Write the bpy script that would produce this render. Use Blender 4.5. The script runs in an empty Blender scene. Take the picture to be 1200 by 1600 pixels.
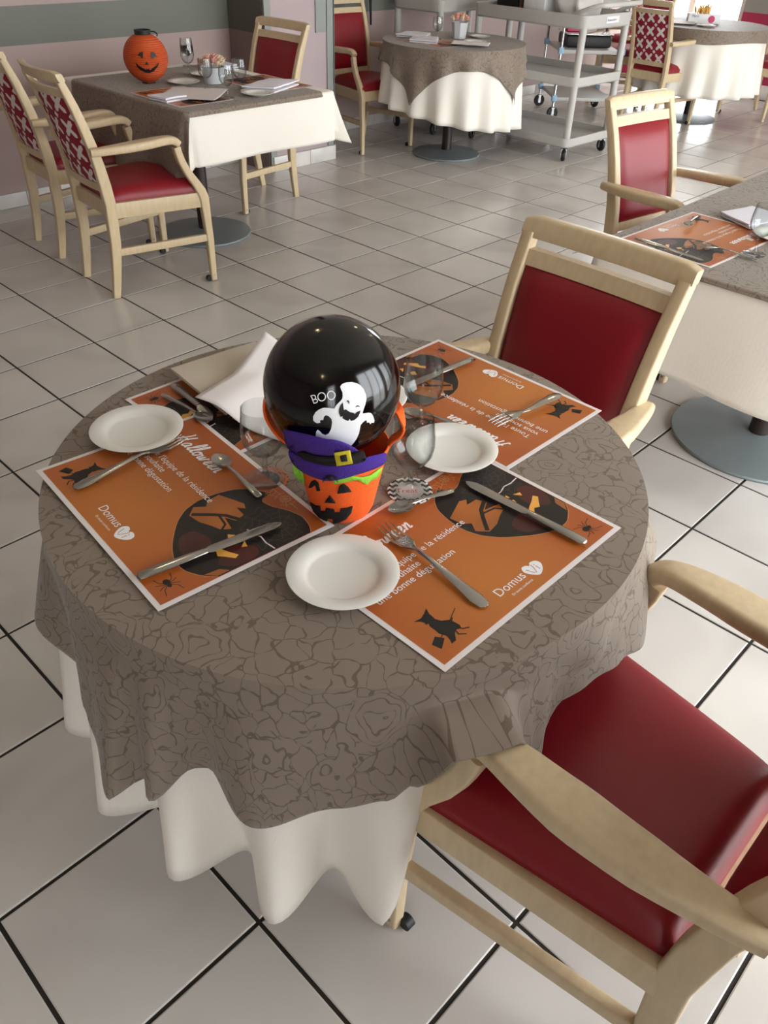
import bpy, bmesh, math, random
from mathutils import Vector, Matrix, noise
random.seed(4)
PI = math.pi
SC = bpy.context.scene
COL = SC.collection
# ------------------------------------------------------------------ camera
CR = [[0.69817385, -0.7153184, 0.02954438], [-0.41926894, -0.44197347, -0.79301514], [0.58031615, 0.54127539, -0.6084851]]
CC = Vector((-1.74306, -3.36120, 1.51766)); FPX = 1244.43
cam = bpy.data.objects.new('camera', bpy.data.cameras.new('camera')); COL.objects.link(cam)
mw = Matrix.Identity(4)
for i in range(3):
    mw[i][0] = CR[0][i]; mw[i][1] = -CR[1][i]; mw[i][2] = -CR[2][i]; mw[i][3] = CC[i]
cam.matrix_world = mw
cam.data.sensor_fit = 'HORIZONTAL'; cam.data.sensor_width = 36; cam.data.lens = FPX / 1200 * 36; cam.data.clip_start = .02
SC.camera = cam
# ------------------------------------------------------------------ world, light, exposure
SC.view_settings.view_transform = 'Standard'; SC.view_settings.look = 'None'
SC.view_settings.gamma = 1; SC.view_settings.use_curve_mapping = False
SC.view_settings.exposure = 0.0
W = bpy.data.worlds.new('overcast_sky'); SC.world = W; W.use_nodes = True
bg = W.node_tree.nodes['Background']; bg.inputs[0].default_value = (.93, .97, 1, 1); bg.inputs[1].default_value = 11.6
RX0, RX1, RY0, RY1, RZ = -5.0, 7.55, -4.5, 1.85, 2.75         # room
WIN_R = [(-3.4, -2.6), (-.9, 1.3), (1.9, 4.1), (4.7, 6.9)]                 # glazed doors in the wall on the camera's right (y = RY0)
WIN_F = (.62, 1.80)                                            # glazed door in the far wall (x = RX1)
def portal(name, loc, rot, sx, sy):
    l = bpy.data.lights.new(name, 'AREA'); l.shape = 'RECTANGLE'; l.size = sx; l.size_y = sy; l.cycles.is_portal = True
    o = bpy.data.objects.new(name, l); o.location = loc; o.rotation_euler = rot; COL.objects.link(o)
for a, b in WIN_R: portal('daylight_portal', ((a + b) / 2, RY0 - .06, 1.2), (PI / 2, 0, 0), b - a, 2.3)
portal('daylight_portal', (RX1 + .06, sum(WIN_F) / 2, 1.15), (0, PI / 2, 0), 2.3, WIN_F[1] - WIN_F[0])

# ------------------------------------------------------------------ materials
def S(h):
    c = [int(h[i:i + 2], 16) / 255 for i in (0, 2, 4)]
    return tuple([(x / 12.92 if x < .04045 else ((x + .055) / 1.055) ** 2.4) for x in c] + [1])
class NT:
    def __init__(s, name):
        s.m = bpy.data.materials.new(name); s.m.use_nodes = True; s.t = s.m.node_tree; s.b = s.t.nodes['Principled BSDF']
    def n(s, kind, **kw):
        nd = s.t.nodes.new('ShaderNode' + kind)
        for k, v in kw.items():
            if k.startswith('i_'): nd.inputs[int(k[2:]) if k[2:].isdigit() else k[2:].replace('_', ' ')].default_value = v
            else: setattr(nd, k, v)
        return nd
    def l(s, a, b): s.t.links.new(a, b)
    def set(s, **kw):
        for k, v in kw.items(): s.b.inputs[k.replace('_', ' ')].default_value = v
        return s
    def math(s, op, a, b=None, c=None):
        nd = s.n('Math', operation=op)
        for i, v in enumerate((a, b, c)):
            if v is None: continue
            if isinstance(v, (int, float)): nd.inputs[i].default_value = v
            else: s.l(v, nd.inputs[i])
        return nd.outputs[0]
    def ramp(s, fac, stops):
        r = s.n('ValToRGB'); el = r.color_ramp.elements
        el[0].position, el[0].color = stops[0]; el[1].position, el[1].color = stops[-1]
        for p, c in stops[1:-1]: e = el.new(p); e.color = c
        s.l(fac, r.inputs[0]); return r.outputs[0]
    def bump(s, h, strength=.2, dist=.002):
        b = s.n('Bump'); b.inputs['Strength'].default_value = strength; b.inputs['Distance'].default_value = dist
        s.l(h, b.inputs['Height']); s.l(b.outputs[0], s.b.inputs['Normal'])
    def coord(s, kind='Object'):
        return s.n('TexCoord').outputs[kind]
def plain(name, hexc, rough=.6, metal=0, bumpscale=None, bstr=.15, var=.0, **kw):
    m = NT(name); m.set(Base_Color=S(hexc), Roughness=rough, Metallic=metal, **kw)
    c = m.coord()
    if var or bumpscale:
        nz = m.n('TexNoise'); nz.inputs['Scale'].default_value = bumpscale or 8; nz.inputs['Detail'].default_value = 4; m.l(c, nz.inputs['Vector'])
        if bumpscale: m.bump(nz.outputs[0], bstr)
    if var:
        n2 = m.n('TexNoise'); n2.inputs['Scale'].default_value = 6; m.l(c, n2.inputs['Vector'])
        a = S(hexc); m.l(m.ramp(n2.outputs[0], [(.3, tuple(x * (1 - var) for x in a[:3]) + (1,)), (.7, tuple(min(1, x * (1 + var)) for x in a[:3]) + (1,))]), m.b.inputs['Base Color'])
    return m.m
def wood_mat():
    m = NT('pale_beech'); c = m.coord(); mp = m.n('Mapping'); mp.inputs['Scale'].default_value = (14, 14, 3); m.l(c, mp.inputs[0])
    nz = m.n('TexNoise'); nz.inputs['Scale'].default_value = 5; nz.inputs['Detail'].default_value = 6; m.l(mp.outputs[0], nz.inputs['Vector'])
    m.l(m.ramp(nz.outputs[0], [(.3, S('C2AD8A')), (.7, S('CEB996'))]), m.b.inputs['Base Color'])
    m.set(Roughness=.38); m.bump(nz.outputs[0], .04, .001); return m.m
def leather_mat():
    m = NT('red_leather'); c = m.coord(); v = m.n('TexVoronoi'); v.inputs['Scale'].default_value = 420; m.l(c, v.inputs['Vector'])
    m.set(Base_Color=S('820718'), Roughness=.42); m.b.inputs['Specular IOR Level'].default_value = .45
    m.bump(v.outputs[0], .18, .0006); return m.m
def pattern_mat():
    m = NT('houndstooth_fabric'); c = m.coord(); sx = m.n('SeparateXYZ'); m.l(c, sx.inputs[0])
    P = .098
    def cell(o, off, per):
        a = m.math('DIVIDE', o, per); a = m.math('ADD', a, off); a = m.math('FRACT', a); a = m.math('SUBTRACT', a, .5); return m.math('ABSOLUTE', a)
    u = cell(sx.outputs[0], .5, P); v = cell(sx.outputs[2], .1, P)
    x = m.math('ABSOLUTE', m.math('SUBTRACT', u, v)); mx = m.math('MAXIMUM', u, v)
    cross = m.math('MULTIPLY', m.math('LESS_THAN', x, .15), m.math('LESS_THAN', mx, .345))
    u2 = m.math('SUBTRACT', .5, u); v2 = m.math('SUBTRACT', .5, v)
    d1 = m.math('LESS_THAN', m.math('ADD', u2, v2), .15)
    w = m.math('MAXIMUM', cross, d1)
    mx2 = m.n('MixRGB'); m.l(w, mx2.inputs[0]); mx2.inputs[1].default_value = S('8A1226'); mx2.inputs[2].default_value = S('DCD2CC')
    m.l(mx2.outputs[0], m.b.inputs['Base Color']); m.set(Roughness=.8)
    wv = m.n('TexNoise'); wv.inputs['Scale'].default_value = 500; m.l(c, wv.inputs['Vector']); m.bump(wv.outputs[0], .3, .0005); return m.m
def damask_mat(name, base, dark, uvscale=1.0):
    m = NT(name); c = m.coord('UV')
    nz = m.n('TexNoise'); nz.inputs['Scale'].default_value = 22 * uvscale; nz.inputs['Detail'].default_value = 1.5; m.l(c, nz.inputs['Vector'])
    sb = m.n('VectorMath', operation='SUBTRACT'); m.l(nz.outputs['Color'], sb.inputs[0]); sb.inputs[1].default_value = (.5, .5, .5)
    sm = m.n('VectorMath', operation='SCALE'); m.l(sb.outputs[0], sm.inputs[0]); sm.inputs['Scale'].default_value = .045
    ad = m.n('VectorMath', operation='ADD'); m.l(c, ad.inputs[0]); m.l(sm.outputs[0], ad.inputs[1])
    vo = m.n('TexVoronoi'); vo.inputs['Scale'].default_value = 10.5 * uvscale; vo.inputs['Randomness'].default_value = .75; m.l(ad.outputs[0], vo.inputs['Vector'])
    v2 = m.n('TexVoronoi', feature='DISTANCE_TO_EDGE'); v2.inputs['Scale'].default_value = 32 * uvscale; m.l(ad.outputs[0], v2.inputs['Vector'])
    # petals: broken rings round each rose centre, thin ragged leaf outlines between the roses
    n2 = m.n('TexNoise'); n2.inputs['Scale'].default_value = 24 * uvscale; n2.inputs['Detail'].default_value = 1; m.l(c, n2.inputs['Vector'])
    n3 = m.n('TexNoise'); n3.inputs['Scale'].default_value = 55 * uvscale; m.l(c, n3.inputs['Vector'])
    r = m.math('ADD', m.math('MULTIPLY', vo.outputs['Distance'], 7.5), m.math('MULTIPLY', n2.outputs[0], 2.7))
    ring = m.math('ABSOLUTE', m.math('SUBTRACT', m.math('FRACT', r), .5))
    wv = m.math('ADD', m.math('MULTIPLY', n3.outputs[0], .34), -.10)
    ringm = m.math('MULTIPLY', m.math('LESS_THAN', ring, wv), m.math('LESS_THAN', vo.outputs['Distance'], .52))
    edge = m.math('MULTIPLY', m.math('LESS_THAN', v2.outputs[0], m.math('ADD', m.math('MULTIPLY', n3.outputs[0], .13), -.038)), m.math('GREATER_THAN', vo.outputs['Distance'], .42))
    ln = m.math('MAXIMUM', ringm, edge)
    mx = m.n('MixRGB'); m.l(ln, mx.inputs[0]); mx.inputs[1].default_value = base; mx.inputs[2].default_value = dark
    m.l(mx.outputs[0], m.b.inputs['Base Color'])
    m.l(m.math('SUBTRACT', .62, m.math('MULTIPLY', ln, -.2)), m.b.inputs['Roughness'])
    fb = m.n('TexNoise'); fb.inputs['Scale'].default_value = 7; m.l(c, fb.inputs['Vector'])
    m.bump(m.math('ADD', m.math('MULTIPLY', fb.outputs[0], 2.2), m.math('MULTIPLY', ln, -.35)), .28, .004)
    m.set(Sheen_Weight=.15); return m.m
def white_cloth_mat():
    m = NT('ivory_jacquard'); c = m.coord('UV')
    br = m.n('TexBrick'); br.inputs['Scale'].default_value = 22; br.inputs['Mortar Size'].default_value = .03; br.inputs['Color1'].default_value = (1, 1, 1, 1); br.inputs['Color2'].default_value = (.4, .4, .4, 1)
    nz = m.n('TexNoise'); nz.inputs['Scale'].default_value = 9; m.l(c, nz.inputs['Vector'])
    mp = m.n('MixRGB'); mp.inputs[0].default_value = .06; m.l(c, mp.inputs[1]); m.l(nz.outputs['Color'], mp.inputs[2]); m.l(mp.outputs[0], br.inputs['Vector'])
    m.set(Base_Color=S('E9E3D8'), Roughness=.7, Sheen_Weight=.1)
    m.bump(br.outputs['Color'], .4, .0016); return m.m
def tile_mat():
    m = NT('glazed_floor_tile'); oi = m.n('ObjectInfo'); geo = m.n('NewGeometry')
    ad = m.n('VectorMath', operation='ADD'); m.l(geo.outputs['Position'], ad.inputs[0])
    cb = m.n('CombineXYZ'); m.l(m.math('MULTIPLY', oi.outputs['Random'], 37), cb.inputs[2]); m.l(cb.outputs[0], ad.inputs[1])
    nz = m.n('TexNoise'); nz.inputs['Scale'].default_value = 2.6; nz.inputs['Detail'].default_value = 2.5; nz.inputs['Roughness'].default_value = .45; nz.inputs['Distortion'].default_value = .5; m.l(ad.outputs[0], nz.inputs['Vector'])
    m.l(m.ramp(nz.outputs[0], [(.3, S('B9B3AD')), (.5, S('C6C1BA')), (.72, S('CDC8C2'))]), m.b.inputs['Base Color'])
    n2 = m.n('TexNoise'); n2.inputs['Scale'].default_value = 4; m.l(ad.outputs[0], n2.inputs['Vector'])
    m.l(m.math('ADD', m.math('MULTIPLY', n2.outputs[0], .10), .17), m.b.inputs['Roughness'])
    m.bump(nz.outputs[0], .02, .002); return m.m
def glass_mat(name, tint=(1, 1, 1, 1)):
    m = NT(name); m.t.nodes.remove(m.b); out = m.t.nodes['Material Output']
    tr = m.n('BsdfTransparent'); gl = m.n('BsdfGlossy'); gl.inputs['Roughness'].default_value = .02
    lw = m.n('LayerWeight'); lw.inputs[0].default_value = .5; fr = m.math('ADD', m.math('MULTIPLY', m.math('POWER', lw.outputs['Facing'], 4.5), .9), .045); mx = m.n('MixShader')
    m.l(fr, mx.inputs[0]); tc = m.n('MixRGB'); m.l(m.math('POWER', lw.outputs['Facing'], 3.2), tc.inputs[0]); tc.inputs[1].default_value = tint; tc.inputs[2].default_value = (.30, .32, .33, 1); m.l(tc.outputs[0], tr.inputs[0]); m.l(tr.outputs[0], mx.inputs[1]); m.l(gl.outputs[0], mx.inputs[2]); m.l(mx.outputs[0], out.inputs[0]); return m.m
def steel_mat():
    m = NT('brushed_steel'); c = m.coord(); nz = m.n('TexNoise'); nz.inputs['Scale'].default_value = 20; m.l(c, nz.inputs['Vector'])
    m.set(Base_Color=S('A9A6A2'), Metallic=1.0); m.l(m.math('ADD', m.math('MULTIPLY', nz.outputs[0], .04), .14), m.b.inputs['Roughness']); return m.m
def wall_mat(name, bands):
    "paint in horizontal bands: [(z_from, hex)] in world height"
    m = NT(name); geo = m.n('NewGeometry'); sx = m.n('SeparateXYZ'); m.l(geo.outputs['Position'], sx.inputs[0])
    cur = None
    for z, h in bands:
        if cur is None: cur = S(h); continue
        mx = m.n('MixRGB'); m.l(m.math('GREATER_THAN', sx.outputs[2], z), mx.inputs[0])
        if isinstance(cur, tuple): mx.inputs[1].default_value = cur
        else: m.l(cur, mx.inputs[1])
        mx.inputs[2].default_value = S(h); cur = mx.outputs[0]
    if isinstance(cur, tuple): m.b.inputs['Base Color'].default_value = cur
    else: m.l(cur, m.b.inputs['Base Color'])
    nz = m.n('TexNoise'); nz.inputs['Scale'].default_value = 60; m.l(geo.outputs['Position'], nz.inputs['Vector']); m.bump(nz.outputs[0], .08, .001)
    m.set(Roughness=.65); return m.m
def orange_print():
    m = NT('orange_print'); c = m.coord(); sx = m.n('SeparateXYZ'); m.l(c, sx.inputs[0])
    g = m.n('TexGradient', gradient_type='SPHERICAL'); mp = m.n('Mapping'); mp.inputs['Location'].default_value = (-.17 * 4.2, -.07 * 4.2, 0); mp.inputs['Scale'].default_value = (4.2, 4.2, 0); m.l(c, mp.inputs[0]); m.l(mp.outputs[0], g.inputs[0])
    m.l(m.ramp(g.outputs[1], [(0, S('A5511E')), (1, S('BE7430'))]), m.b.inputs['Base Color']); m.set(Roughness=.38)
    return m.m
M = dict(
    wood=wood_mat(), leather=leather_mat(), pattern=pattern_mat(), steel=steel_mat(), tile=tile_mat(), white_cloth=white_cloth_mat(),
    grey_cloth=damask_mat('taupe_damask', S('7F7163'), S('655748')), grout=plain('dark_grout', '2A2520', .9, bumpscale=60),
    glass=glass_mat('clear_glass', (.94, .955, .955, 1)), pane=glass_mat('window_glass'),
    black=plain('black_rubber', '141414', .55), base_metal=plain('grey_powder_coat', '7E8687', .45, .3, bumpscale=200, bstr=.08),
    column=plain('brown_steel_tube', '2C201C', .45, .2), china=plain('white_china', 'E4E2DA', .16, var=.01), napkin_w=plain('white_napkin', 'DEDCE4', .85, bumpscale=300, var=.03),
    napkin_b=plain('beige_napkin', 'B9AE9C', .85, bumpscale=260, var=.04), paper=plain('white_paper', 'E2DAD8', .7, var=.01),
    balloon=plain('black_latex', '050505', .12, var=.01), white_ink=plain('white_ink', 'ECEEF0', .45), black_ink=plain('black_ink', '0F0C0B', .5),
    orange=orange_print(), photo=plain('night_photo_print', '130B08', .5, var=.5), redink=plain('dark_red_pumpkin_print', '4A1710', .45, var=.5), leafink=plain('orange_leaf_print', 'AE6426', .4, var=.5), fireink=plain('flame_yellow_print', 'E8A848', .4, var=.1),
    web=plain('web_print', '3B3432', .4), webo=plain('pale_web_print', 'BF8350', .4), felt_o=plain('orange_felt', 'F2611A', .9, bumpscale=350, bstr=.6, var=.04), felt_od=plain('deep_orange_felt', 'D9500F', .9, bumpscale=350, bstr=.6),  # felt_od: a deeper orange of its own, for the coaster lettering
    felt_p=plain('purple_felt', '43248A', .95, bumpscale=350, bstr=.7, var=.08), felt_g=plain('green_felt', '8CC93A', .95, bumpscale=350, bstr=.6), felt_k=plain('black_felt', '14100F', .95, bumpscale=350, bstr=.5),
    felt_y=plain('yellow_felt', 'D9C92E', .95, bumpscale=350, bstr=.6), paper_o=plain('orange_lantern_paper', 'BC4A18', .6, var=.05), trolley=plain('grey_moulded_plastic', 'B4B1AC', .5, var=.03, bumpscale=150),
    chrome=plain('chrome', 'C9C9C9', .15, 1.0), white_pl=plain('white_plastic', 'D9D9D9', .45), blue=plain('pale_blue_plastic', '8FB4CC', .5), bag=plain('white_carrier_bag', 'CFCBC8', .35, bumpscale=14, bstr=.9, var=.05),
    rose=plain('pink_petal', 'E6A79A', .8, var=.2), cream_petal=plain('cream_petal', 'E4CDB0', .8, var=.1), vase=plain('white_ceramic', 'C7CACC', .35), bread=plain('yellow_dried_flower', 'D9A95E', .8, var=.25), magenta=plain('magenta_print', 'C02A5A', .5), navy=plain('navy_print', '3A3F6A', .5),
    marble=plain('pale_marble_tile', 'CFCBC6', .3, var=.12), frame=plain('white_lacquer', 'D8D4CC', .4), ceil=plain('ceiling_white', 'D8D4CC', .9), ground=plain('pale_terrace', 'CFCBC4', .9, bumpscale=20),
    cream_pl=plain('cream_plastic', 'BFB39C', .5), brownwood=plain('dark_wood', '6B5140', .5, var=.15),
    w_left=wall_mat('mauve_and_grey_bands', [(0, 'A8938F'), (.825, '6E7068'), (1.01, 'A8938F')]), w_grey=wall_mat('grey_paint', [(0, '8D918B')]), w_far=wall_mat('magenta_and_grey', [(0, '9C1F46'), (.74, '8A8680')]),
    w_plain=wall_mat('mauve_paint', [(0, 'B09C98')]), w_pier=wall_mat('pale_mauve_paint', [(0, 'AC9C9D')]),
)
lamp_m = NT('lamp_bulb'); lamp_m.set(Emission_Color=(1, .8, .45, 1), Emission_Strength=160.0); M['lamp'] = lamp_m.m
coaster_w = NT('chevron_paper'); _c = coaster_w.coord(); _s = coaster_w.n('SeparateXYZ'); coaster_w.l(_c, _s.inputs[0])
_z = coaster_w.math('PINGPONG', _s.outputs[0], .0055); _f = coaster_w.math('FRACT', coaster_w.math('MULTIPLY', coaster_w.math('ADD', _s.outputs[1], _z), 78))
_mx = coaster_w.n('MixRGB'); coaster_w.l(coaster_w.math('LESS_THAN', _f, .5), _mx.inputs[0]); _mx.inputs[1].default_value = S('E6E2DE'); _mx.inputs[2].default_value = S('141212'); coaster_w.l(_mx.outputs[0], coaster_w.b.inputs['Base Color']); M['chevron'] = coaster_w.m
coaster_o = NT('orange_speckled_paper'); _c = coaster_o.coord(); _v = coaster_o.n('TexVoronoi'); _v.inputs['Scale'].default_value = 160; coaster_o.l(_c, _v.inputs['Vector'])
coaster_o.l(coaster_o.ramp(_v.outputs[0], [(.30, S('1A1210')), (.36, S('B5652C'))]), coaster_o.b.inputs['Base Color']); M['coaster_o'] = coaster_o.m

# ------------------------------------------------------------------ mesh helpers
def at(x, y, z):
    d = [sum(CR[k][i] * v for k, v in enumerate(((x - 600) / FPX, (y - 800) / FPX, 1.0))) for i in range(3)]
    t = (z - CC.z) / d[2]; return Vector((CC.x + t * d[0], CC.y + t * d[1], z))
def ray(x, y):
    return Vector([sum(CR[k][i] * v for k, v in enumerate(((x - 600) / FPX, (y - 800) / FPX, 1.0))) for i in range(3)]).normalized()
class MB:
    def __init__(s): s.v = []; s.f = []; s.uv = None
    def add(s, vs, fs):
        o = len(s.v); s.v += [tuple(p) for p in vs]; s.f += [tuple(i + o for i in f) for f in fs]; return s
    def box(s, c, d, rz=0, bev=0):
        x, y, z = d[0] / 2, d[1] / 2, d[2] / 2
        if bev:
            bm = bmesh.new(); bmesh.ops.create_cube(bm, size=1); bmesh.ops.scale(bm, vec=d, verts=bm.verts)
            bmesh.ops.bevel(bm, geom=bm.edges[:], offset=bev, segments=2, affect='EDGES', profile=.5)
            vs = [v.co.copy() for v in bm.verts]; bm.verts.index_update(); fs = [[v.index for v in f.verts] for f in bm.faces]; bm.free()
        else:
            vs = [Vector((a, b, e)) for a in (-x, x) for b in (-y, y) for e in (-z, z)]
            fs = [(0, 1, 3, 2), (4, 6, 7, 5), (0, 4, 5, 1), (2, 3, 7, 6), (0, 2, 6, 4), (1, 5, 7, 3)]
        cs, sn = math.cos(rz), math.sin(rz)
        return s.add([(c[0] + v.x * cs - v.y * sn, c[1] + v.x * sn + v.y * cs, c[2] + v.z) for v in vs], fs)
    def lathe(s, prof, c=(0, 0, 0), n=40, close=False):
        vs = []; fs = []; k = len(prof)
        for j in range(n):
            a = 2 * PI * j / n
            for r, z in prof: vs.append((c[0] + r * math.cos(a), c[1] + r * math.sin(a), c[2] + z))
        for j in range(n):
            q = (j + 1) % n
            for i in range(k - 1 if not close else k):
                i2 = (i + 1) % k; fs.append((j * k + i, q * k + i, q * k + i2, j * k + i2))
        return s.add(vs, fs)
    def loft(s, rings, cap=True, closed=False):
        n = len(rings[0]); vs = [p for r in rings for p in r]; fs = []; L = len(rings)
        for i in range(L if closed else L - 1):
            i2 = (i + 1) % L
            for j in range(n): fs.append((i * n + j, i * n + (j + 1) % n, i2 * n + (j + 1) % n, i2 * n + j))
        if cap and not closed: fs += [tuple(range(n))[::-1], tuple((L - 1) * n + j for j in range(n))]
        return s.add(vs, fs)
    def sweep(s, pts, w, t, side=None, r=.35, seg=3, cap=True):
        "rounded-rectangle section; w along side vector, t along normal"
        pts = [Vector(p) for p in pts]; rings = []
        for i, p in enumerate(pts):
            T = (pts[min(i + 1, len(pts) - 1)] - pts[max(i - 1, 0)]).normalized()
            sd = Vector(side) if side is not None else Vector((0, 0, 1))
            X = (sd - T * sd.dot(T)).normalized(); Y = T.cross(X)
            a = (w[i] if isinstance(w, (list, tuple)) else w) / 2; b = (t[i] if isinstance(t, (list, tuple)) else t) / 2; rr = min(a, b) * 2 * r
            ring = []
            for cx, cy, a0 in ((a - rr, b - rr, 0), (-a + rr, b - rr, PI / 2), (-a + rr, -b + rr, PI), (a - rr, -b + rr, 1.5 * PI)):
                for k in range(seg + 1):
                    an = a0 + PI / 2 * k / seg; ring.append(p + X * (cx + rr * math.cos(an)) + Y * (cy + rr * math.sin(an)))
            rings.append(ring)
        return s.loft(rings, cap)
    def tube(s, pts, r, n=10, cap=True):
        pts = [Vector(p) for p in pts]; rings = []; X = None
        for i, p in enumerate(pts):
            T = (pts[min(i + 1, len(pts) - 1)] - pts[max(i - 1, 0)]).normalized()
            if X is None: X = T.orthogonal().normalized()
            X = (X - T * X.dot(T)).normalized(); Y = T.cross(X); rr = r[i] if isinstance(r, (list, tuple)) else r
            rings.append([p + (X * math.cos(2 * PI * k / n) + Y * math.sin(2 * PI * k / n)) * rr for k in range(n)])
        return s.loft(rings, cap)
    def grid(s, nu, nv, fn, thick=None):
        vs = [fn(i / nu, j / nv) for j in range(nv + 1) for i in range(nu + 1)]
        fs = [(j * (nu + 1) + i, j * (nu + 1) + i + 1, (j + 1) * (nu + 1) + i + 1, (j + 1) * (nu + 1) + i) for j in range(nv) for i in range(nu)]
        return s.add(vs, fs)
    def poly(s, pts, z=0, th=0):
        "flat polygon with optional thickness"
        n = len(pts)
        if not th: return s.add([(p[0], p[1], z) for p in pts], [tuple(range(n))])
        vs = [(p[0], p[1], z) for p in pts] + [(p[0], p[1], z + th) for p in pts]
        return s.add(vs, [tuple(range(n))[::-1], tuple(range(n, 2 * n))] + [(i, (i + 1) % n, n + (i + 1) % n, n + i) for i in range(n)])
    def ribbon(s, pts, w, z=0):
        pts = [Vector((p[0], p[1], 0)) for p in pts]; vs = []
        for i, p in enumerate(pts):
            T = (pts[min(i + 1, len(pts) - 1)] - pts[max(i - 1, 0)]); T = T.normalized() if T.length else Vector((1, 0, 0)); N = Vector((-T.y, T.x, 0)) * (w / 2)
            vs += [(p + N)[:2] + (z,), (p - N)[:2] + (z,)]
        return s.add(vs, [(2 * i, 2 * i + 1, 2 * i + 3, 2 * i + 2) for i in range(len(pts) - 1)])
    def fix(s):
        return s
    def build(s, name, mat, parent=None, smooth=35, solid=0, sub=0, loc=None, uv=None):
        me = bpy.data.meshes.new(name); me.from_pydata([tuple(v) for v in s.v], [], s.f); 
        bm = bmesh.new(); bm.from_mesh(me); bmesh.ops.recalc_face_normals(bm, faces=bm.faces); bm.to_mesh(me); bm.free()
        if uv:
            ul = me.uv_layers.new(name='UVMap'); 
            for lp in me.loops: ul.data[lp.index].uv = uv[lp.vertex_index]
        if smooth: me.shade_smooth(); me.set_sharp_from_angle(angle=math.radians(smooth))
        me.materials.append(M[mat] if isinstance(mat, str) else mat)
        o = bpy.data.objects.new(name, me); COL.objects.link(o)
        if parent: o.parent = parent
        if loc: o.location = loc
        if solid: md = o.modifiers.new('thickness', 'SOLIDIFY'); md.thickness = solid; md.offset = 0
        if sub: md = o.modifiers.new('smooth', 'SUBSURF'); md.levels = sub; md.render_levels = sub
        return o
def thing(name, label, cat, loc=(0, 0, 0), rz=0, group=None):
    o = bpy.data.objects.new(name, None); COL.objects.link(o); o.empty_display_size = .1; o.location = loc; o.rotation_euler = (0, 0, rz); return tag(o, label, cat, group)
def tag(o, label, cat=None, group=None):
    o['label'] = label
    if cat: o['category'] = cat
    if group: o['group'] = group
    return o
def struct(o): o['kind'] = 'structure'; return o
def dup(root, loc, rz, label, group=None):
    r = root.copy(); COL.objects.link(r); r.location = loc; r.rotation_euler = (0, 0, rz); r['label'] = label
    if group: r['group'] = group
    for ch in list(root.children):
        c = ch.copy(); COL.objects.link(c); c.parent = r
        for g in list(ch.children): d = g.copy(); COL.objects.link(d); d.parent = c
    return r
def part(parent, name, mat, fn, **kw):
    m = MB(); fn(m); return m.build(name, mat, parent, **kw)
def cr(pts, n=6, closed=False):
    "Catmull-Rom"
    P = [Vector(p if len(p) == 3 else (p[0], p[1], 0)) for p in pts]; out = []; L = len(P)
    for i in range(L if closed else L - 1):
        p0 = P[(i - 1) % L] if closed or i > 0 else P[0]; p1 = P[i]; p2 = P[(i + 1) % L]; p3 = P[(i + 2) % L] if closed or i + 2 < L else P[-1]
        for k in range(n):
            t = k / n; out.append(.5 * ((2 * p1) + (p2 - p0) * t + (2 * p0 - 5 * p1 + 4 * p2 - p3) * t * t + (3 * p1 - p0 - 3 * p2 + p3) * t ** 3))
    if not closed: out.append(P[-1])
    return out
def text_mesh(txt, size, ox, oy, rot=0, shear=0, extr=0):
    c = bpy.data.curves.new('lettering', 'FONT'); c.body = txt; c.size = size; c.shear = shear; c.resolution_u = 3; c.extrude = extr
    o = bpy.data.objects.new('lettering', c); COL.objects.link(o); dg = bpy.context.evaluated_depsgraph_get(); dg.update()
    me = bpy.data.meshes.new_from_object(o.evaluated_get(dg)); vs = [v.co.copy() for v in me.vertices]; fs = [tuple(p.vertices) for p in me.polygons]
    bpy.data.objects.remove(o); bpy.data.meshes.remove(me); bpy.data.curves.remove(c)
    cs, sn = math.cos(rot), math.sin(rot)
    return [Vector((ox + v.x * cs - v.y * sn, oy + v.x * sn + v.y * cs, v.z)) for v in vs], fs
def lerp(a, b, t): return a + (b - a) * t
def interp(tab, x):
    if x <= tab[0][0]: return tab[0][1]
    for (a, va), (b, vb) in zip(tab, tab[1:]):
        if x <= b: return lerp(va, vb, (x - a) / (b - a))
    return tab[-1][1]
def sinterp(tab, x):
    if x <= tab[0][0]: return tab[0][1]
    for (a, va), (b, vb) in zip(tab, tab[1:]):
        if x <= b: t = (x - a) / (b - a); t = t * t * (3 - 2 * t); return lerp(va, vb, t)
    return tab[-1][1]

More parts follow.
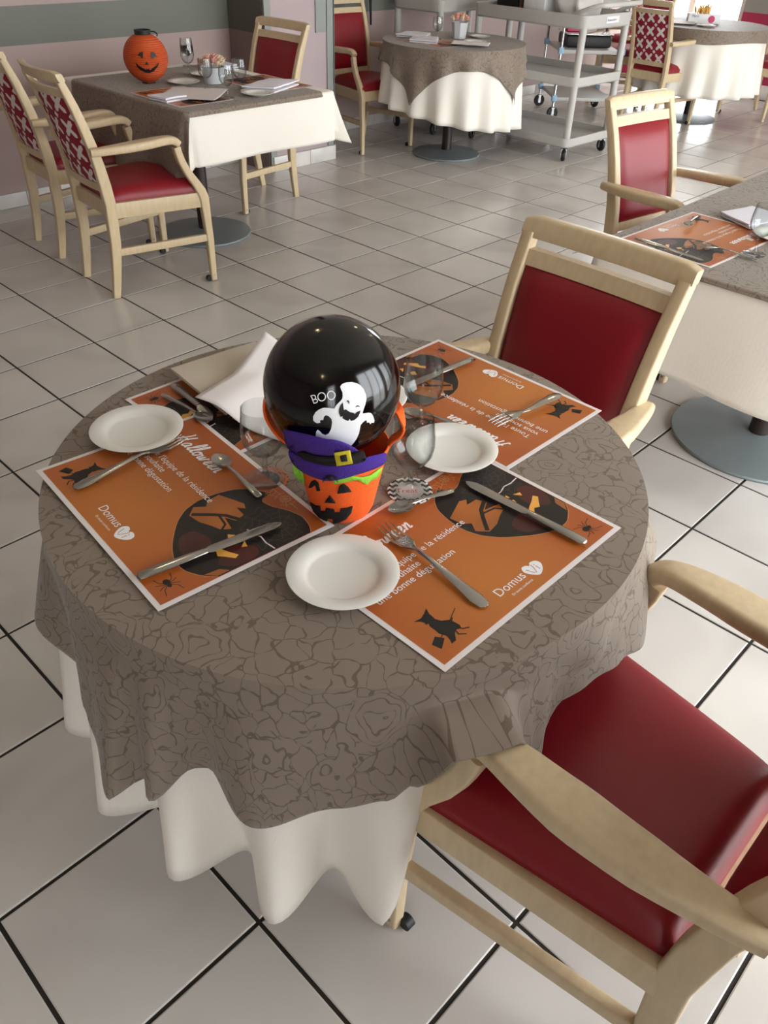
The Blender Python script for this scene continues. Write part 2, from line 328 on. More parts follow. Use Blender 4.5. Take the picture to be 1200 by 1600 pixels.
# ------------------------------------------------------------------ structure
TS = .341
def build_floor():
    fl = MB().box((lerp(RX0, RX1, .5), lerp(RY0, 2.0, .5), -.0535), (RX1 - RX0 + .2, 2.0 - RY0 + .4, .1)).build('floor', 'grout', smooth=0); struct(fl)
    def proj(p):
        d = p - CC; c = [sum(CR[k][i] * d[i] for i in range(3)) for k in range(3)]
        return (600 + FPX * c[0] / c[2], 800 + FPX * c[1] / c[2]) if c[2] > .1 else None
    tm = MB(); h = .1665; b = .0025
    vs = [(-h, -h, -.003), (h, -h, -.003), (h, h, -.003), (-h, h, -.003), (-h, -h, -b * .5), (h, -h, -b * .5), (h, h, -b * .5), (-h, h, -b * .5), (-h + b, -h + b, 0), (h - b, -h + b, 0), (h - b, h - b, 0), (-h + b, h - b, 0)]
    fs = [(0, 1, 5, 4), (1, 2, 6, 5), (2, 3, 7, 6), (3, 0, 4, 7), (4, 5, 9, 8), (5, 6, 10, 9), (6, 7, 11, 10), (7, 4, 8, 11), (8, 9, 10, 11)]
    cells = []
    for i in range(math.floor(RX0 / TS), math.ceil(RX1 / TS)):
        for j in range(math.floor(RY0 / TS), math.ceil(RY1 / TS)):
            c = Vector(((i + .5) * TS, (j + .5) * TS, 0))
            if c.x - .17 < RX0 or c.x + .17 > RX1 + .17 or c.y - .17 < RY0 or c.y - .17 > RY1: continue
            q = proj(c); vis = q is not None and -120 < q[0] < 1320 and -60 < q[1] < 1800
            d = (c - CC).length
            cells.append((0 if vis else 1, d, c))
    cells.sort(key=lambda t: (t[0], t[1]))
    me = None; tilt = random.Random(2)
    for k, (nv, d, c) in enumerate(cells):
        if k < 300 and not nv:
            if me is None: o = MB().add(vs, fs).build('tile', 'tile', fl, smooth=0); me = o.data
            else: o = bpy.data.objects.new('tile', me); COL.objects.link(o); o.parent = fl
            o.location = c; o.rotation_euler = (tilt.uniform(-.0012, .0012), tilt.uniform(-.0012, .0012), 0)
        else: tm.add([(c.x + v[0], c.y + v[1], v[2]) for v in vs], fs)
    o = tm.build('tile', 'tile', fl, smooth=0); o['kind'] = 'stuff'
build_floor()
def wallbox(name, x0, x1, y0, y1, z0, z1, mat):
    return struct(MB().box(((x0 + x1) / 2, (y0 + y1) / 2, (z0 + z1) / 2), (abs(x1 - x0), abs(y1 - y0), abs(z1 - z0))).build(name, mat, smooth=0))
wallbox('ceiling', RX0 - .1, RX1 + .1, RY0 - .1, RY1 + .3, RZ, RZ + .1, 'ceil')
wallbox('wall_back', RX0 - .15, RX0, RY0 - .15, RY1 + .3, 0, RZ, 'w_plain')
YW = 1.60
wl = wallbox('wall_left', RX0, 1.93, YW, YW + .15, 0, RZ, 'w_left')
wallbox('wall_recess', 2.50, RX1 + .15, RY1, RY1 + .15, 0, RZ, 'w_left')
def multi(name, boxes, mat):
    m = MB()
    for x0, x1, y0, y1, z0, z1 in boxes: m.box(((x0 + x1) / 2, (y0 + y1) / 2, (z0 + z1) / 2), (x1 - x0, y1 - y0, z1 - z0))
    return struct(m.build(name, mat, smooth=0))
pier = wallbox('wall_pier', 1.92, 2.50, 1.24, RY1 + .15, 0, RZ, 'w_pier')
# grey corner strips and side face of the pier
part(pier, 'corner_strip', 'w_grey', lambda m: m.box((2.475, 1.236, RZ / 2), (.062, .012, RZ)).box((2.504, 1.40, RZ / 2), (.012, .34, RZ)), smooth=0)
part(pier, 'grey_band', 'w_grey', lambda m: m.box((2.39, 1.235, 1.4), (.09, .01, 1.18)), smooth=0)
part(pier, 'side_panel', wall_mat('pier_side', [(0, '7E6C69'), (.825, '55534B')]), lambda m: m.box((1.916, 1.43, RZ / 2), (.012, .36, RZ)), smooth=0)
part(pier, 'corner_strip', 'w_grey', lambda m: m.box((1.94, 1.235, RZ / 2), (.05, .012, RZ)), smooth=0)
boxes = []; prev = RX0 - .15
for a, b in WIN_R: boxes.append((prev, a, RY0 - .15, RY0, 0, RZ)); boxes.append((a, b, RY0 - .15, RY0, 2.35, RZ)); prev = b
boxes.append((prev, RX1 + .15, RY0 - .15, RY0, 0, RZ)); multi('wall_right', boxes, 'w_plain')
multi('wall_far', [(RX1, RX1 + .15, RY0, WIN_F[0], 0, RZ), (RX1, RX1 + .15, WIN_F[1], RY1, 0, RZ), (RX1, RX1 + .15, WIN_F[0], WIN_F[1], 2.3, RZ)], 'w_far')
def window(name, p0, p1, z1, axis, nmul):
    # french window: outer frame, mullions, bottom rail, panes
    r = bpy.data.objects.new(name, None); COL.objects.link(r); struct(r); c = [(p0[0] + p1[0]) / 2, (p0[1] + p1[1]) / 2, 0]; r.location = c
    Lh = (p1[axis] - p0[axis]) / 2
    def bx(m, a, z, la, lz, th=.05):
        if axis == 0: m.box((a, 0, z), (la, th, lz))
        else: m.box((0, a, z), (th, la, lz))
    m = MB(); bx(m, -Lh + .03, z1 / 2, .06, z1); bx(m, Lh - .03, z1 / 2, .06, z1); bx(m, 0, z1 - .03, 2 * Lh, .06); bx(m, 0, .06, 2 * Lh, .12)
    m.build('window_frame', 'frame', r, smooth=0)
    for k in range(1, nmul):
        m = MB(); bx(m, -Lh + 2 * Lh * k / nmul, z1 / 2, .06, z1 - .1); m.build('mullion', 'frame', r, smooth=0)
    for k in range(nmul):
        m = MB(); bx(m, -Lh + 2 * Lh * (k + .5) / nmul, z1 / 2 + .03, 2 * Lh / nmul - .06, z1 - .18, .006); m.build('pane', 'pane', r, smooth=0)
for k, (a, b) in enumerate(WIN_R): window('window_%d' % (k + 2), (a, RY0 - .1), (b, RY0 - .1), 2.35, 0, 3)
window('window_1', (RX1 + .08, WIN_F[0]), (RX1 + .08, WIN_F[1]), 2.3, 1, 2)
wallbox('terrace', -14, 20, -14, 12, -.25, -.16, 'ground')
def baseboard(name, p, q, nrm, h=.08, L=.333):
    p = Vector(p); q = Vector(q); n = Vector(nrm); d = (q - p); T = d.normalized(); N = max(1, math.ceil(d.length / L - .01)); me = None
    r = bpy.data.objects.new(name, None); COL.objects.link(r); struct(r); r.location = (p.x, p.y, 0)
    for i in range(N):
        a = i * L; b = min((i + 1) * L, d.length) - .004
        c = T * ((a + b) / 2) + n * .005
        part(r, 'tile', 'marble', lambda m: m.box((c.x, c.y, h / 2 + .001), (b - a, .01, h), rz=math.atan2(T.y, T.x), bev=.0015))
baseboard('baseboard_left', (-1.0, YW, 0), (1.92, YW, 0), (0, -1, 0))
baseboard('baseboard_pier', (1.93, 1.228, 0), (2.51, 1.228, 0), (0, -1, 0), .095)
baseboard('baseboard_pier_side', (2.512, 1.24, 0), (2.512, 1.85, 0), (1, 0, 0), .095)
baseboard('baseboard_recess', (2.53, RY1, 0), (6.2, RY1, 0), (0, -1, 0))
baseboard('baseboard_far', (RX1, -1.4, 0), (RX1, .60, 0), (-1, 0, 0), .13)
# ceiling lamps (one shows on the balloon; the unseen others are added for light)
for k, (x, y) in enumerate([(-.55, -1.2), (2.0, -1.2), (4.4, -1.2), (-2.9, -3.6)]):
    if k == 0:
        lt = thing('ceiling_lamp', 'warm ceiling lamp mirrored as a yellow point on the balloon', 'lamp', (x, y, RZ), 0, 'ceiling lamps')
        part(lt, 'lamp_housing', 'frame', lambda m: m.lathe([(.0, -.001), (.07, -.001), (.075, -.03), (.05, -.045), (.0, -.04)], n=20))
        part(lt, 'bulb', 'lamp', lambda m: m.lathe([(.0, -.046), (.024, -.046), (.028, -.06), (.018, -.08), (.0, -.086)], n=14))
        lamp0 = lt
    else: dup(lamp0, (x, y, RZ), 0, ['', 'added unseen ceiling lamp over the middle of the room', 'added unseen ceiling lamp nearest the far window', 'added unseen ceiling lamp behind the camera'][k], 'ceiling lamps')

# ------------------------------------------------------------------ chairs
def make_chair(label, loc, rz, wt=.44, wf=.36, bow=.008, H=.95, lean=.0):
    t = thing('dining_chair', label, 'chair', loc, rz)
    ht = wt / 2 - .017; hm = max(.172, min(.188, ht)); hb = wf / 2 - .016
    ys = [(0, -.243), (.12, -.222), (.25, -.207), (.42, -.203), (.55, -.216), (.68, -.243), (.80, -.277), (H, -.335 - lean)]
    def py(z): return sinterp_lin(ys, z)
    def sinterp_lin(tab, z): return interp(tab, z)
    def px(z): return interp([(0, hb), (.42, hm), (H, ht)], z)
    zs = [0, .08, .16, .25, .34, .42, .5, .58, .66, .74, .82, H - .036]
    for s in (1, -1):
        part(t, 'rear_leg', 'wood', lambda m: m.sweep([(s * px(z), py(z), z) for z in zs], [interp([(0, .027), (.42, .034), (H, .032)], z) for z in zs], [interp([(0, .034), (.3, .05), (.5, .05), (H, .03)], z) for z in zs], side=(1, 0, 0), r=.18))
        fz = [.006, .1, .2, .3, .40, .43, .47, .52, .57, .605, .63]
        def fp(z): return (s * interp([(0, .246), (.43, .246), (.52, .243), (.64, .238)], z), interp([(0, .232), (.2, .232), (.40, .222), (.45, .203), (.5, .165), (.55, .138), (.60, .122), (.64, .115)], z), z)
        fl = part(t, 'front_leg', 'wood', lambda m: m.sweep([fp(z) for z in fz], [interp([(0, .027), (.3, .033), (.42, .036), (.5, .030), (.64, .034)], z) for z in fz], [interp([(0, .028), (.3, .038), (.42, .046), (.5, .034), (.64, .034)], z) for z in fz], side=(1, 0, 0), r=.2))
        part(fl, 'caster', 'black', lambda m: m.sweep([(s * .246 - .009 * s - .006, .211, .0142), (s * .246 - .009 * s + .012, .211, .0142)], .028, .028, side=(0, 1, 0), r=.5, seg=6))
        part(fl, 'bolt', 'steel', lambda m: m.sweep([(s * .2595, .232, .03), (s * .262, .232, .03)], .009, .009, side=(0, 1, 0), r=.5, seg=3))
        ap = cr([(s * .214, -.262, .648), (s * .222, -.22, .650), (s * .236, -.12, .655), (s * .242, -.02, .660), (s * .240, .06, .663), (s * .238, .105, .658), (s * .238, .128, .640)], 4)
        def aw(y): return interp([(-.262, .034), (-.22, .044), (-.12, .066), (-.03, .074), (.05, .060), (.105, .044), (.13, .040)], y)
        part(t, 'armrest', 'wood', lambda m: m.sweep(ap, [aw(p.y) for p in ap], [interp([(-.262, .03), (-.1, .034), (.05, .034), (.105, .034), (.13, .032)], p.y) for p in ap], side=(1, 0, 0), r=.33, seg=4))
        part(t, 'side_rail', 'wood', lambda m: m.sweep([(s * (hm + .004), -.19, .392), (s * .244, .215, .392)], .022, .066, side=(1, 0, 0), r=.1))
        part(t, 'stretcher', 'wood', lambda m: m.sweep([(s * (px(.2)), -.20, .205), (s * .246, .225, .215)], .022, .034, side=(1, 0, 0), r=.2))
    part(t, 'front_rail', 'wood', lambda m: m.sweep([(-.235, .218, .392), (.235, .218, .392)], .024, .066, side=(0, 1, 0), r=.1))
    part(t, 'rear_rail', 'wood', lambda m: m.sweep([(-hm, -.198, .392), (hm, -.198, .392)], .024, .066, side=(0, 1, 0), r=.1))
    def seatp(u, v, top):
        a = 2 * u - 1; b = 2 * v - 1
        y = lerp(-.188, .232, v); hw = lerp(hm - .006, .247, v)
        k = (max(0, 1 - abs(a) ** 6) ** .5) * (max(0, 1 - abs(b) ** 8) ** .5)
        return (a * hw * (1 + .0 * b), y, .425 + (.022 + .036 * k if top else 0) + (.014 * (1 - a * a) * (1 - b * b) if top else 0))
    sm = MB(); sm.grid(20, 20, lambda u, v: seatp(u, v, True)); sm.grid(20, 20, lambda u, v: seatp(u, v, False))
    n = 21
    def bi(k): return [(0, i) for i in range(n)]
    edge = [i for i in range(n)] + [n - 1 + n * j for j in range(1, n)] + [n * (n - 1) + i for i in range(n - 2, -1, -1)] + [n * j for j in range(n - 2, 0, -1)]
    for i in range(len(edge)):
        a, b = edge[i], edge[(i + 1) % len(edge)]; sm.f.append((a, b, b + n * n, a + n * n))
    sm.build('seat', 'leather', t, smooth=50)
    def bowp(x, z): return -bow * (1 - (x / ht) ** 2)
    def crest(m):
        rows = []
        N = 16; zc = H - .022; hh = .022
        for i in range(N + 1):
            x = lerp(-wt / 2, wt / 2, i / N); e = max(0, abs(x) - (wt / 2 - .016)) / .016; h = hh * (1 - .35 * e * e); x2 = x
            rows.append((x2, py(zc) + bowp(x, zc), h))
        rings = []
        sl = (py(H) - py(H - .05)) / .05
        for x, y, h in rows:
            ring = []
            for cy, cz, a0 in ((.010, 1, 0), (-.010, 1, PI / 2), (-.010, -1, PI), (.010, -1, 1.5 * PI)):
                for k in range(3):
                    an = a0 + PI / 2 * k / 2; yy = cy + .004 * math.cos(an); zz = cz * (h - .005) + .005 * math.sin(an)
                    ring.append((x, y + yy + sl * zz, zc + zz + (hh - h) * 0 ))
            rings.append(ring)
        m.loft(rings)
    part(t, 'crest_rail', 'wood', crest, smooth=40)
    def rail(m, z, hgt, th):
        N = 12; sl = (py(z + .02) - py(z - .02)) / .04; rings = []
        for i in range(N + 1):
            x = lerp(-px(z), px(z), i / N); y = py(z) + bowp(x, z) * min(1, max(0, (z - .45) / .3) + .3)
            rings.append([(x, y + a * th / 2 + sl * b * hgt / 2, z + b * hgt / 2) for a, b in ((1, -1), (1, 1), (-1, 1), (-1, -1))])
        m.loft(rings)
    z_t = H - .083
    part(t, 'back_rail', 'wood', lambda m: rail(m, z_t, .034, .022), smooth=30)
    part(t, 'back_rail', 'wood', lambda m: rail(m, .488, .034, .022), smooth=30)
    z0, z1 = .503, z_t - .015
    def pan(u, v, side, amp):
        z = lerp(z0, z1, v); hw = px(z) - .017; a = 2 * u - 1; b = 2 * v - 1; k = (max(0, 1 - abs(a) ** 5) ** .6) * (max(0, 1 - abs(b) ** 6) ** .6)
        return (a * hw, py(z) + bowp(a * hw, z) * min(1, max(0, (z - .45) / .3) + .3) + side * (.004 + amp * k), z)
    part(t, 'back_cushion', 'leather', lambda m: m.grid(16, 16, lambda u, v: pan(u, v, 1, .022)).grid(16, 2, lambda u, v: pan(u, v, 0, 0)), smooth=60)
    part(t, 'back_cover', 'pattern', lambda m: m.grid(16, 16, lambda u, v: pan(u, v, -1, .010)), smooth=60)
    return t
def chair(label, x, y, deg, **kw): return make_chair(label, (x, y, 0), math.radians(deg), **kw)
chair('red leather armchair in the foreground, its seat partly under the round table', -.940, -3.137, 0, wt=.44)
chair('red leather armchair behind the round table, its backrest facing the balloon', -.475, -2.50, 88, wt=.44)
chair('armchair with red and white patterned back nearest the left wall table corner', .236, .158, -95.3, wt=.385, bow=.03)
chair('leftmost patterned-back armchair, cut by the left edge of the photo', .30, .79, -96, wt=.385, bow=.03)
chair('empty red armchair between the left table and the mauve pier', 1.43, .86, 91, wt=.45, bow=.014)
chair('red armchair tucked in beside the pier near the grey trolleys', 2.99, 1.385, 176, wt=.44)
chair('armchair with patterned back at the far right round table', 5.60, .38, -95, wt=.385, bow=.012)
chair('red armchair standing behind the dark grey tablecloth on the right', 1.42, -1.99, 172, wt=.40, bow=.006)
chair('red armchair against the magenta wall beyond the far right table', 6.72, -.10, 78, wt=.44)
chair('partly hidden red armchair behind the steel cart', 6.15, 1.10, -150, wt=.42)
chair('pale wooden chair far behind the grey trolley, mostly hidden', 7.0, 1.46, 80, wt=.42)

# ------------------------------------------------------------------ tables
def pedestal(label, loc, top_fn, group=None, br=.25):
    t = thing('dining_table', label, 'table', loc)
    part(t, 'base_plate', 'base_metal', lambda m: m.lathe([(0, .001), (br, .001), (br + .003, .008), (br, .014), (br * .9, .018), (.06, .034), (0, .036)], n=56), smooth=30)
    part(t, 'column', 'column', lambda m: m.lathe([(0, .03), (.036, .03), (.036, .72), (0, .72)], n=24))
    part(t, 'tabletop', 'brownwood', top_fn); return t
def round_top(m): m.lathe([(0, .715), (.480, .715), (.49, .72), (.49, .735), (.48, .738), (0, .738)], n=64)
def rect_top(hx, hy): return lambda m: m.box((0, 0, .727), (2 * hx - .03, 2 * hy - .03, .022), bev=.004)
def cloth(name, label, cat, outline, zt, drop, fold, mat, origin, pw=1.25, rr=.014, group=None, nz=22, other=None, nin=8, ripple=0, twist=None):
    """outline(i)->(P,N,s); drop(s) metres; fold(s) radial offset at hem. other(s,z)-> minimum radial offset of the cloth under it"""
    n = len(outline); vs = []; fs = []; uv = []
    c = Vector((0, 0, 0))
    for i in range(n): c += outline[i][0]
    c /= n
    ring = 0
    for k in range(1, nin + 1):
        for P, N, s in outline:
            q = c + (P - N * rr - c) * (k / nin); z = zt + (ripple * noise.noise(Vector((q.x * 6, q.y * 6, 3))) if ripple else 0)
            vs.append((q.x, q.y, z)); uv.append((q.x, q.y))
        ring += 1
    for k in range(1, nz + 1):
        for P, N, s in outline:
            D = drop(s); 
            if k <= 6:
                a = PI / 2 * k / 6; o = -rr + rr * math.sin(a); h = rr * (1 - math.cos(a)); 
                if D < rr * 2: h *= .6
            else:
                t = (k - 6) / (nz - 6); h = rr + (max(D, rr * 1.3) - rr) * t; o = 0
            tt = max(0, h - rr) / max(D - rr, .001)
            o += fold(s) * tt ** pw + .004 * min(1, tt * 4)
            if other: o = max(o, other(s, zt - h) + .0035)
            q = P + N * o
            if twist:
                tv = twist(s, tt); q = q + tv
            vs.append((q.x, q.y, zt - h)); f = P + N * h; uv.append((f.x, f.y))
        ring += 1
    vs.append((c.x, c.y, zt)); uv.append((c.x, c.y)); ci = len(vs) - 1
    for i in range(n): fs.append((ci, i, (i + 1) % n))
    for r in range(ring - 1):
        for i in range(n): fs.append((r * n + i, (r + 1) * n + i, (r + 1) * n + (i + 1) % n, r * n + (i + 1) % n))
    o = MB().add(vs, fs).build(name, mat, None, smooth=80, uv=uv, solid=.0016); o.location = origin
    return tag(o, label, cat, group)
def circ(R, n=360): return [(Vector((R * math.cos(2 * PI * i / n), R * math.sin(2 * PI * i / n), 0)), Vector((math.cos(2 * PI * i / n), math.sin(2 * PI * i / n), 0)), 360.0 * i / n) for i in range(n)]
def rect(hx, hy, r=.03, m=44):
    out = []; L = []
    pts = []
    cs = [(hx - r, hy - r, 0), (-hx + r, hy - r, 90), (-hx + r, -hy + r, 180), (hx - r, -hy + r, 270)]
    for q in range(4):
        cx, cy, a0 = cs[q]
        for k in range(7):
            a = math.radians(a0 + 90 * k / 6); pts.append((Vector((cx + r * math.cos(a), cy + r * math.sin(a), 0)), Vector((math.cos(a), math.sin(a), 0)), q + k / 12.0 - .25))
        nx = cs[(q + 1) % 4]; a = math.radians(a0 + 90); N = Vector((math.cos(a), math.sin(a), 0))
        A0 = pts[-1][0]; B0 = Vector((nx[0], nx[1], 0)) + N * r
        for k in range(1, m): pts.append((A0.lerp(B0, k / m), N.copy(), q + .25 + .5 * k / m))
    return pts
# s for rect: corner q at s=q (0:+x+y, 1:-x+y, 2:-x-y, 3:+x-y); side q..q+1 between (0-1:+y, 1-2:-x, 2-3:-y, 3-4:+x)
# --- main round table
MC = Vector((-.949, -2.533, 0))
pedestal('round pedestal table in the foreground holding the black balloon', MC, round_top, br=.22)
RM_ = .497
hemz = [(-20, .27), (140, .27), (156, .28), (175, .25), (194, .235), (213, .215), (232, .235), (246, .55), (251, .63), (258, .66), (300, .66), (340, .40)]
def w_drop(s): s = s % 360; s = s - 360 if s > 340 else s; return .746 - interp(hemz, s)
def w_fold(s): return min(1, w_drop(s) / .45) * (.004 + .050 * math.cos(math.radians((s - 156.5) * 18.95))  + .008 * math.sin(math.radians(s * 3)))
cloth('tablecloth', 'long ivory tablecloth with deep scalloped folds under the taupe cloth', 'tablecloth', circ(RM_), .7455, w_drop, w_fold, 'white_cloth', MC)
gz = [(-20, .62), (10, .40), (40, .62), (70, .6), (98, .42), (125, .58), (150, .57), (160, .585), (172, .52), (186, .42), (190, .45), (194, .455), (200, .515), (212, .485), (225, .54), (232, .555), (235.5, .59), (239, .688), (248, .688), (252.5, .60), (257, .52), (260, .55), (264, .60), (272, .60), (280, .585), (288, .565), (296, .61), (310, .64), (325, .62), (340, .62)]
gf = [(-20, .0), (10, .05), (40, 0), (98, .05), (130, .01), (145, .03), (161, .045), (170, .0), (178, .03), (187, .067), (190, .02), (194, .045), (201, -.015), (212, .04), (222, .03), (230, .03), (235, .035), (238.5, .078), (248.5, .078), (252.5, .05), (256, .038), (262, .003), (270, .012), (280, .025), (288, .044), (296, .032), (311, .045), (330, .01), (340, 0)]
def tdrop(s): s = s % 360; s = s - 360 if s > 340 else s; return .751 - sinterp(gz, s)
def tfold(s): s = s % 360; s = s - 360 if s > 340 else s; return sinterp(gf, s)
def w_off(s, z):
    h = .7455 - z; D = w_drop(s)
    if h > D + .01: return -1
    tt = min(1, max(0, h - .014) / (D - .014)); return w_fold(s) * tt ** 1.25 + .004 * min(1, tt * 4)
def dent(s, tt):
    g = -.045 * math.exp(-((s - 234.5) / 2.6) ** 2 - ((tt - .35) / .2) ** 2) * .12; a = math.radians(s); return Vector((g * math.cos(a), g * math.sin(a), 0))
cloth('table_topper', 'taupe rose-damask square cloth draped over the foreground round table', 'tablecloth', circ(RM_ + .003), .7505, tdrop, tfold, 'grey_cloth', MC, pw=.8, nz=34, other=w_off, rr=.045, twist=dent)
# --- left table (rectangular)
LC = Vector((.875, .50, 0)); LHX, LHY = .455, .555
lt_ = pedestal('rectangular table by the left wall with the paper pumpkin lantern', LC + Vector((-.05, -.01, 0)), rect_top(LHX, LHY))
for ch in lt_.children:
    if ch.name.startswith('tabletop'): ch.location = (.05, .01, 0)
def lt_drop(s):
    s = s % 4; d = .215
    if 2.0 < s < 3.0: d = .225
    for q in (2, 3): d += .03 * math.exp(-((s - q) / .07) ** 2)
    return d
cloth('tablecloth', 'cream tablecloth hanging off the front of the left table', 'tablecloth', rect(LHX, LHY), .746, lt_drop, lambda s: (.010 + .012 * math.sin(s * 17) if not 1 < s % 4 < 2 else .004) + .07 * math.exp(-((s % 4 - 3.0) / .10) ** 2) + .02 * math.exp(-((s % 4 - 2.0) / .10) ** 2), 'white_cloth', LC)
TL = Vector((.83, .45, 0))
def tl_drop(s):
    s = s % 4
    if .9 < s < 2.12: return .02 + .27 * min(1, max(0, (s - .9) / .12)) * (1 if s < 1.95 else max(.0, 1 - (s - 1.95) / .17)) + .03 * math.sin(s * 14)
    return .022
cloth('table_topper', 'taupe cloth over the left table, folds hanging beside the patterned chairs', 'tablecloth', rect(.415, .51), .7515, tl_drop, lambda s: (.034 + .026 * math.sin(s * 26) if 1.0 < s % 4 < 2.1 else 0), 'grey_cloth', TL, nz=20)
# --- middle round table
RC = Vector((3.262, .80, 0))
pedestal('round pedestal table in front of the grey trolleys', RC, round_top)
def mw_fold(s): return .004 if s < 30 or s > 335 else .012 + .028 * math.cos(math.radians(s * 17)) + .01 * math.sin(math.radians(s * 5))
def mw_drop(s): return .445 + .075 * math.cos(math.radians(s - 305))
cloth('tablecloth', 'white tablecloth falling in pleats below the middle round table', 'tablecloth', circ(RM_, 300), .7455, mw_drop, mw_fold, 'white_cloth', RC)
def sq_drop(a0, half, lo=.1):
    def f(s):
        a = math.radians((s - a0 + 45) % 90 - 45); d = half / max(math.cos(math.radians(45) - abs(a)), .5) * 1.0 - RM_
        return max(lo, d * .92)
    return f
def mo(s, z):
    h = .7455 - z; D = mw_drop(s); tt = min(1, max(0, h - .014) / (D - .014)); return mw_fold(s) * tt ** 1.25 + .004 * min(1, tt * 4)
cloth('table_topper', 'taupe square cloth with pointed corners on the middle round table', 'tablecloth', circ(RM_ + .003, 300), .7505, sq_drop(189, .62), lambda s: .015 + .02 * math.cos(math.radians(s * 17)), 'grey_cloth', RC, other=mo, pw=1)
# --- far round table
FC_ = Vector((6.06, .26, 0))
pedestal('round pedestal table at the far right beside the magenta wall', FC_, round_top)
cloth('tablecloth', 'white tablecloth on the far right round table, back-lit by the window', 'tablecloth', circ(RM_, 240), .7455, lambda s: .50, lambda s: .035 + .03 * math.cos(math.radians(s * 16)), 'white_cloth', FC_)
cloth('table_topper', 'taupe cloth with a straight short drop on the far right round table', 'tablecloth', circ(RM_ + .003, 240), .7505, lambda s: .095 + .01 * math.sin(math.radians(s * 4)), lambda s: .012, 'grey_cloth', FC_, other=lambda s, z: .008)
# --- right table
GC = Vector((.985, -2.66, 0)); GHX, GHY = .645, .455
pedestal('rectangular table at the right edge with the brown column', GC + Vector((.02, .02, 0)), rect_top(GHX - .02, GHY - .02), br=.30)
cloth('tablecloth', 'ivory tablecloth hanging low at the right edge of the photo', 'tablecloth', rect(GHX, GHY), .746, lambda s: .29 + .012 * math.sin(s * 9), lambda s: .02 + .008 * math.sin(s * 21), 'white_cloth', GC)
def g_drop(s):
    s = s % 4; return .012 + .02 * math.exp(-((s - 1) / .05) ** 2)
cloth('table_topper', 'taupe cloth lying flat on the right table under the placemat', 'tablecloth', rect(GHX + .004, GHY + .004, r=.012), .7515, g_drop, lambda s: (.05 * math.exp(-((s % 4 - 1) / .04) ** 2)), 'grey_cloth', GC, rr=.008)

# ------------------------------------------------------------------ placemats
ZT = .7525
MW_, MH_ = .420, .297
def mm(pts): return [(x / 1000, y / 1000) for x, y in pts]
def cursive():
    L = {
        'H': ([[(-.1, .2), (.15, .0), (.45, 1.1), (.6, 2.3), (.45, 2.35)], [(.9, 0), (1.1, 1.2), (1.35, 2.3)], [(.1, 1.0), (.7, 1.15), (1.3, 1.25)]], 1.45),
        'a': ([[(.75, .85), (.45, 1.0), (.1, .55), (.2, .05), (.55, .2), (.8, .9), (.75, .15), (1.0, .15)]], .95),
        'l': ([[(0, .15), (.45, 1.2), (.55, 2.2), (.35, 2.3), (.2, 1.2), (.25, .1), (.6, .2)]], .55),
        'o': ([[(.5, 1.0), (.15, .75), (.15, .15), (.5, .02), (.75, .45), (.6, .95), (.45, .8), (1.0, .85)]], .9),
        'w': ([[(.05, .9), (.1, .15), (.35, .1), (.55, .85), (.6, .1), (.85, .15), (1.05, .95), (1.2, .8)]], 1.15),
        'e': ([[(0, .2), (.45, .5), (.6, .9), (.35, 1.0), (.15, .5), (.35, .02), (.8, .25)]], .75),
        'n': ([[(.0, .9), (.12, .85), (.1, .0), (.2, .6), (.5, 1.0), (.62, .7), (.62, .1), (.95, .2)]], .95)}
    m = MB(); x = 48; sc = 14.5
    for ch in 'Halloween':
        st, adv = L[ch]
        for k in st:
            p = cr([((x + (a + .22 * b) * sc) / 1000, (226 + b * sc) / 1000) for a, b in k], 5); m.ribbon(p, .0034, 0)
        x += adv * sc * 1.22
    return m
def web(m, cx, cy, r, w, clip, z, n=12, rings=5, a0=0, a1=360):
    for k in range(n):
        a = math.radians(lerp(a0, a1, k / n)); pts = [(cx + t * math.cos(a), cy + t * math.sin(a)) for t in (0, r * .25, r * .5, r * .75, r)]
        pts = [p for p in pts if clip(*p)]
        if len(pts) > 1: m.ribbon(mm(pts), w / 1000, z)
    for q in range(1, rings + 1):
        rr = r * q / rings
        for k in range(n):
            A = [math.radians(lerp(a0, a1, (k + e) / n)) for e in (0, .5, 1)]
            pts = [(cx + rr * f * math.cos(a), cy + rr * f * math.sin(a)) for a, f in zip(A, (1, .88, 1))]
            if all(clip(*p) for p in pts): m.ribbon(mm(pts), w / 1000, z)
def spider(m, cx, cy, s):
    m.poly(mm([(cx + s * .30 * math.cos(a), cy + s * .24 * math.sin(a)) for a in [2 * PI * k / 12 for k in range(12)]]))
    m.poly(mm([(cx + s * .42 + s * .16 * math.cos(a), cy + s * .14 * math.sin(a)) for a in [2 * PI * k / 10 for k in range(10)]]))
    for sy in (1, -1):
        for k, a in enumerate((-.55, -.15, .2, .6)):
            p0 = (cx + s * .25, cy); p1 = (cx + s * (.2 + a * .7), cy + sy * s * .45); p2 = (cx + s * (.2 + a * 1.6), cy + sy * s * (.78 - .12 * abs(k - 1.5)))
            m.ribbon(mm([p0, p1, p2]), s * .05 / 1000)
BLOB = [(290, 267), (262, 249), (246, 228), (238, 198), (237, 165), (246, 138), (264, 115), (290, 94), (315, 78), (345, 66), (372, 68), (396, 82), (411, 98), (411, 259), (396, 267), (371, 271), (345, 263), (322, 250), (303, 245), (295, 250)]
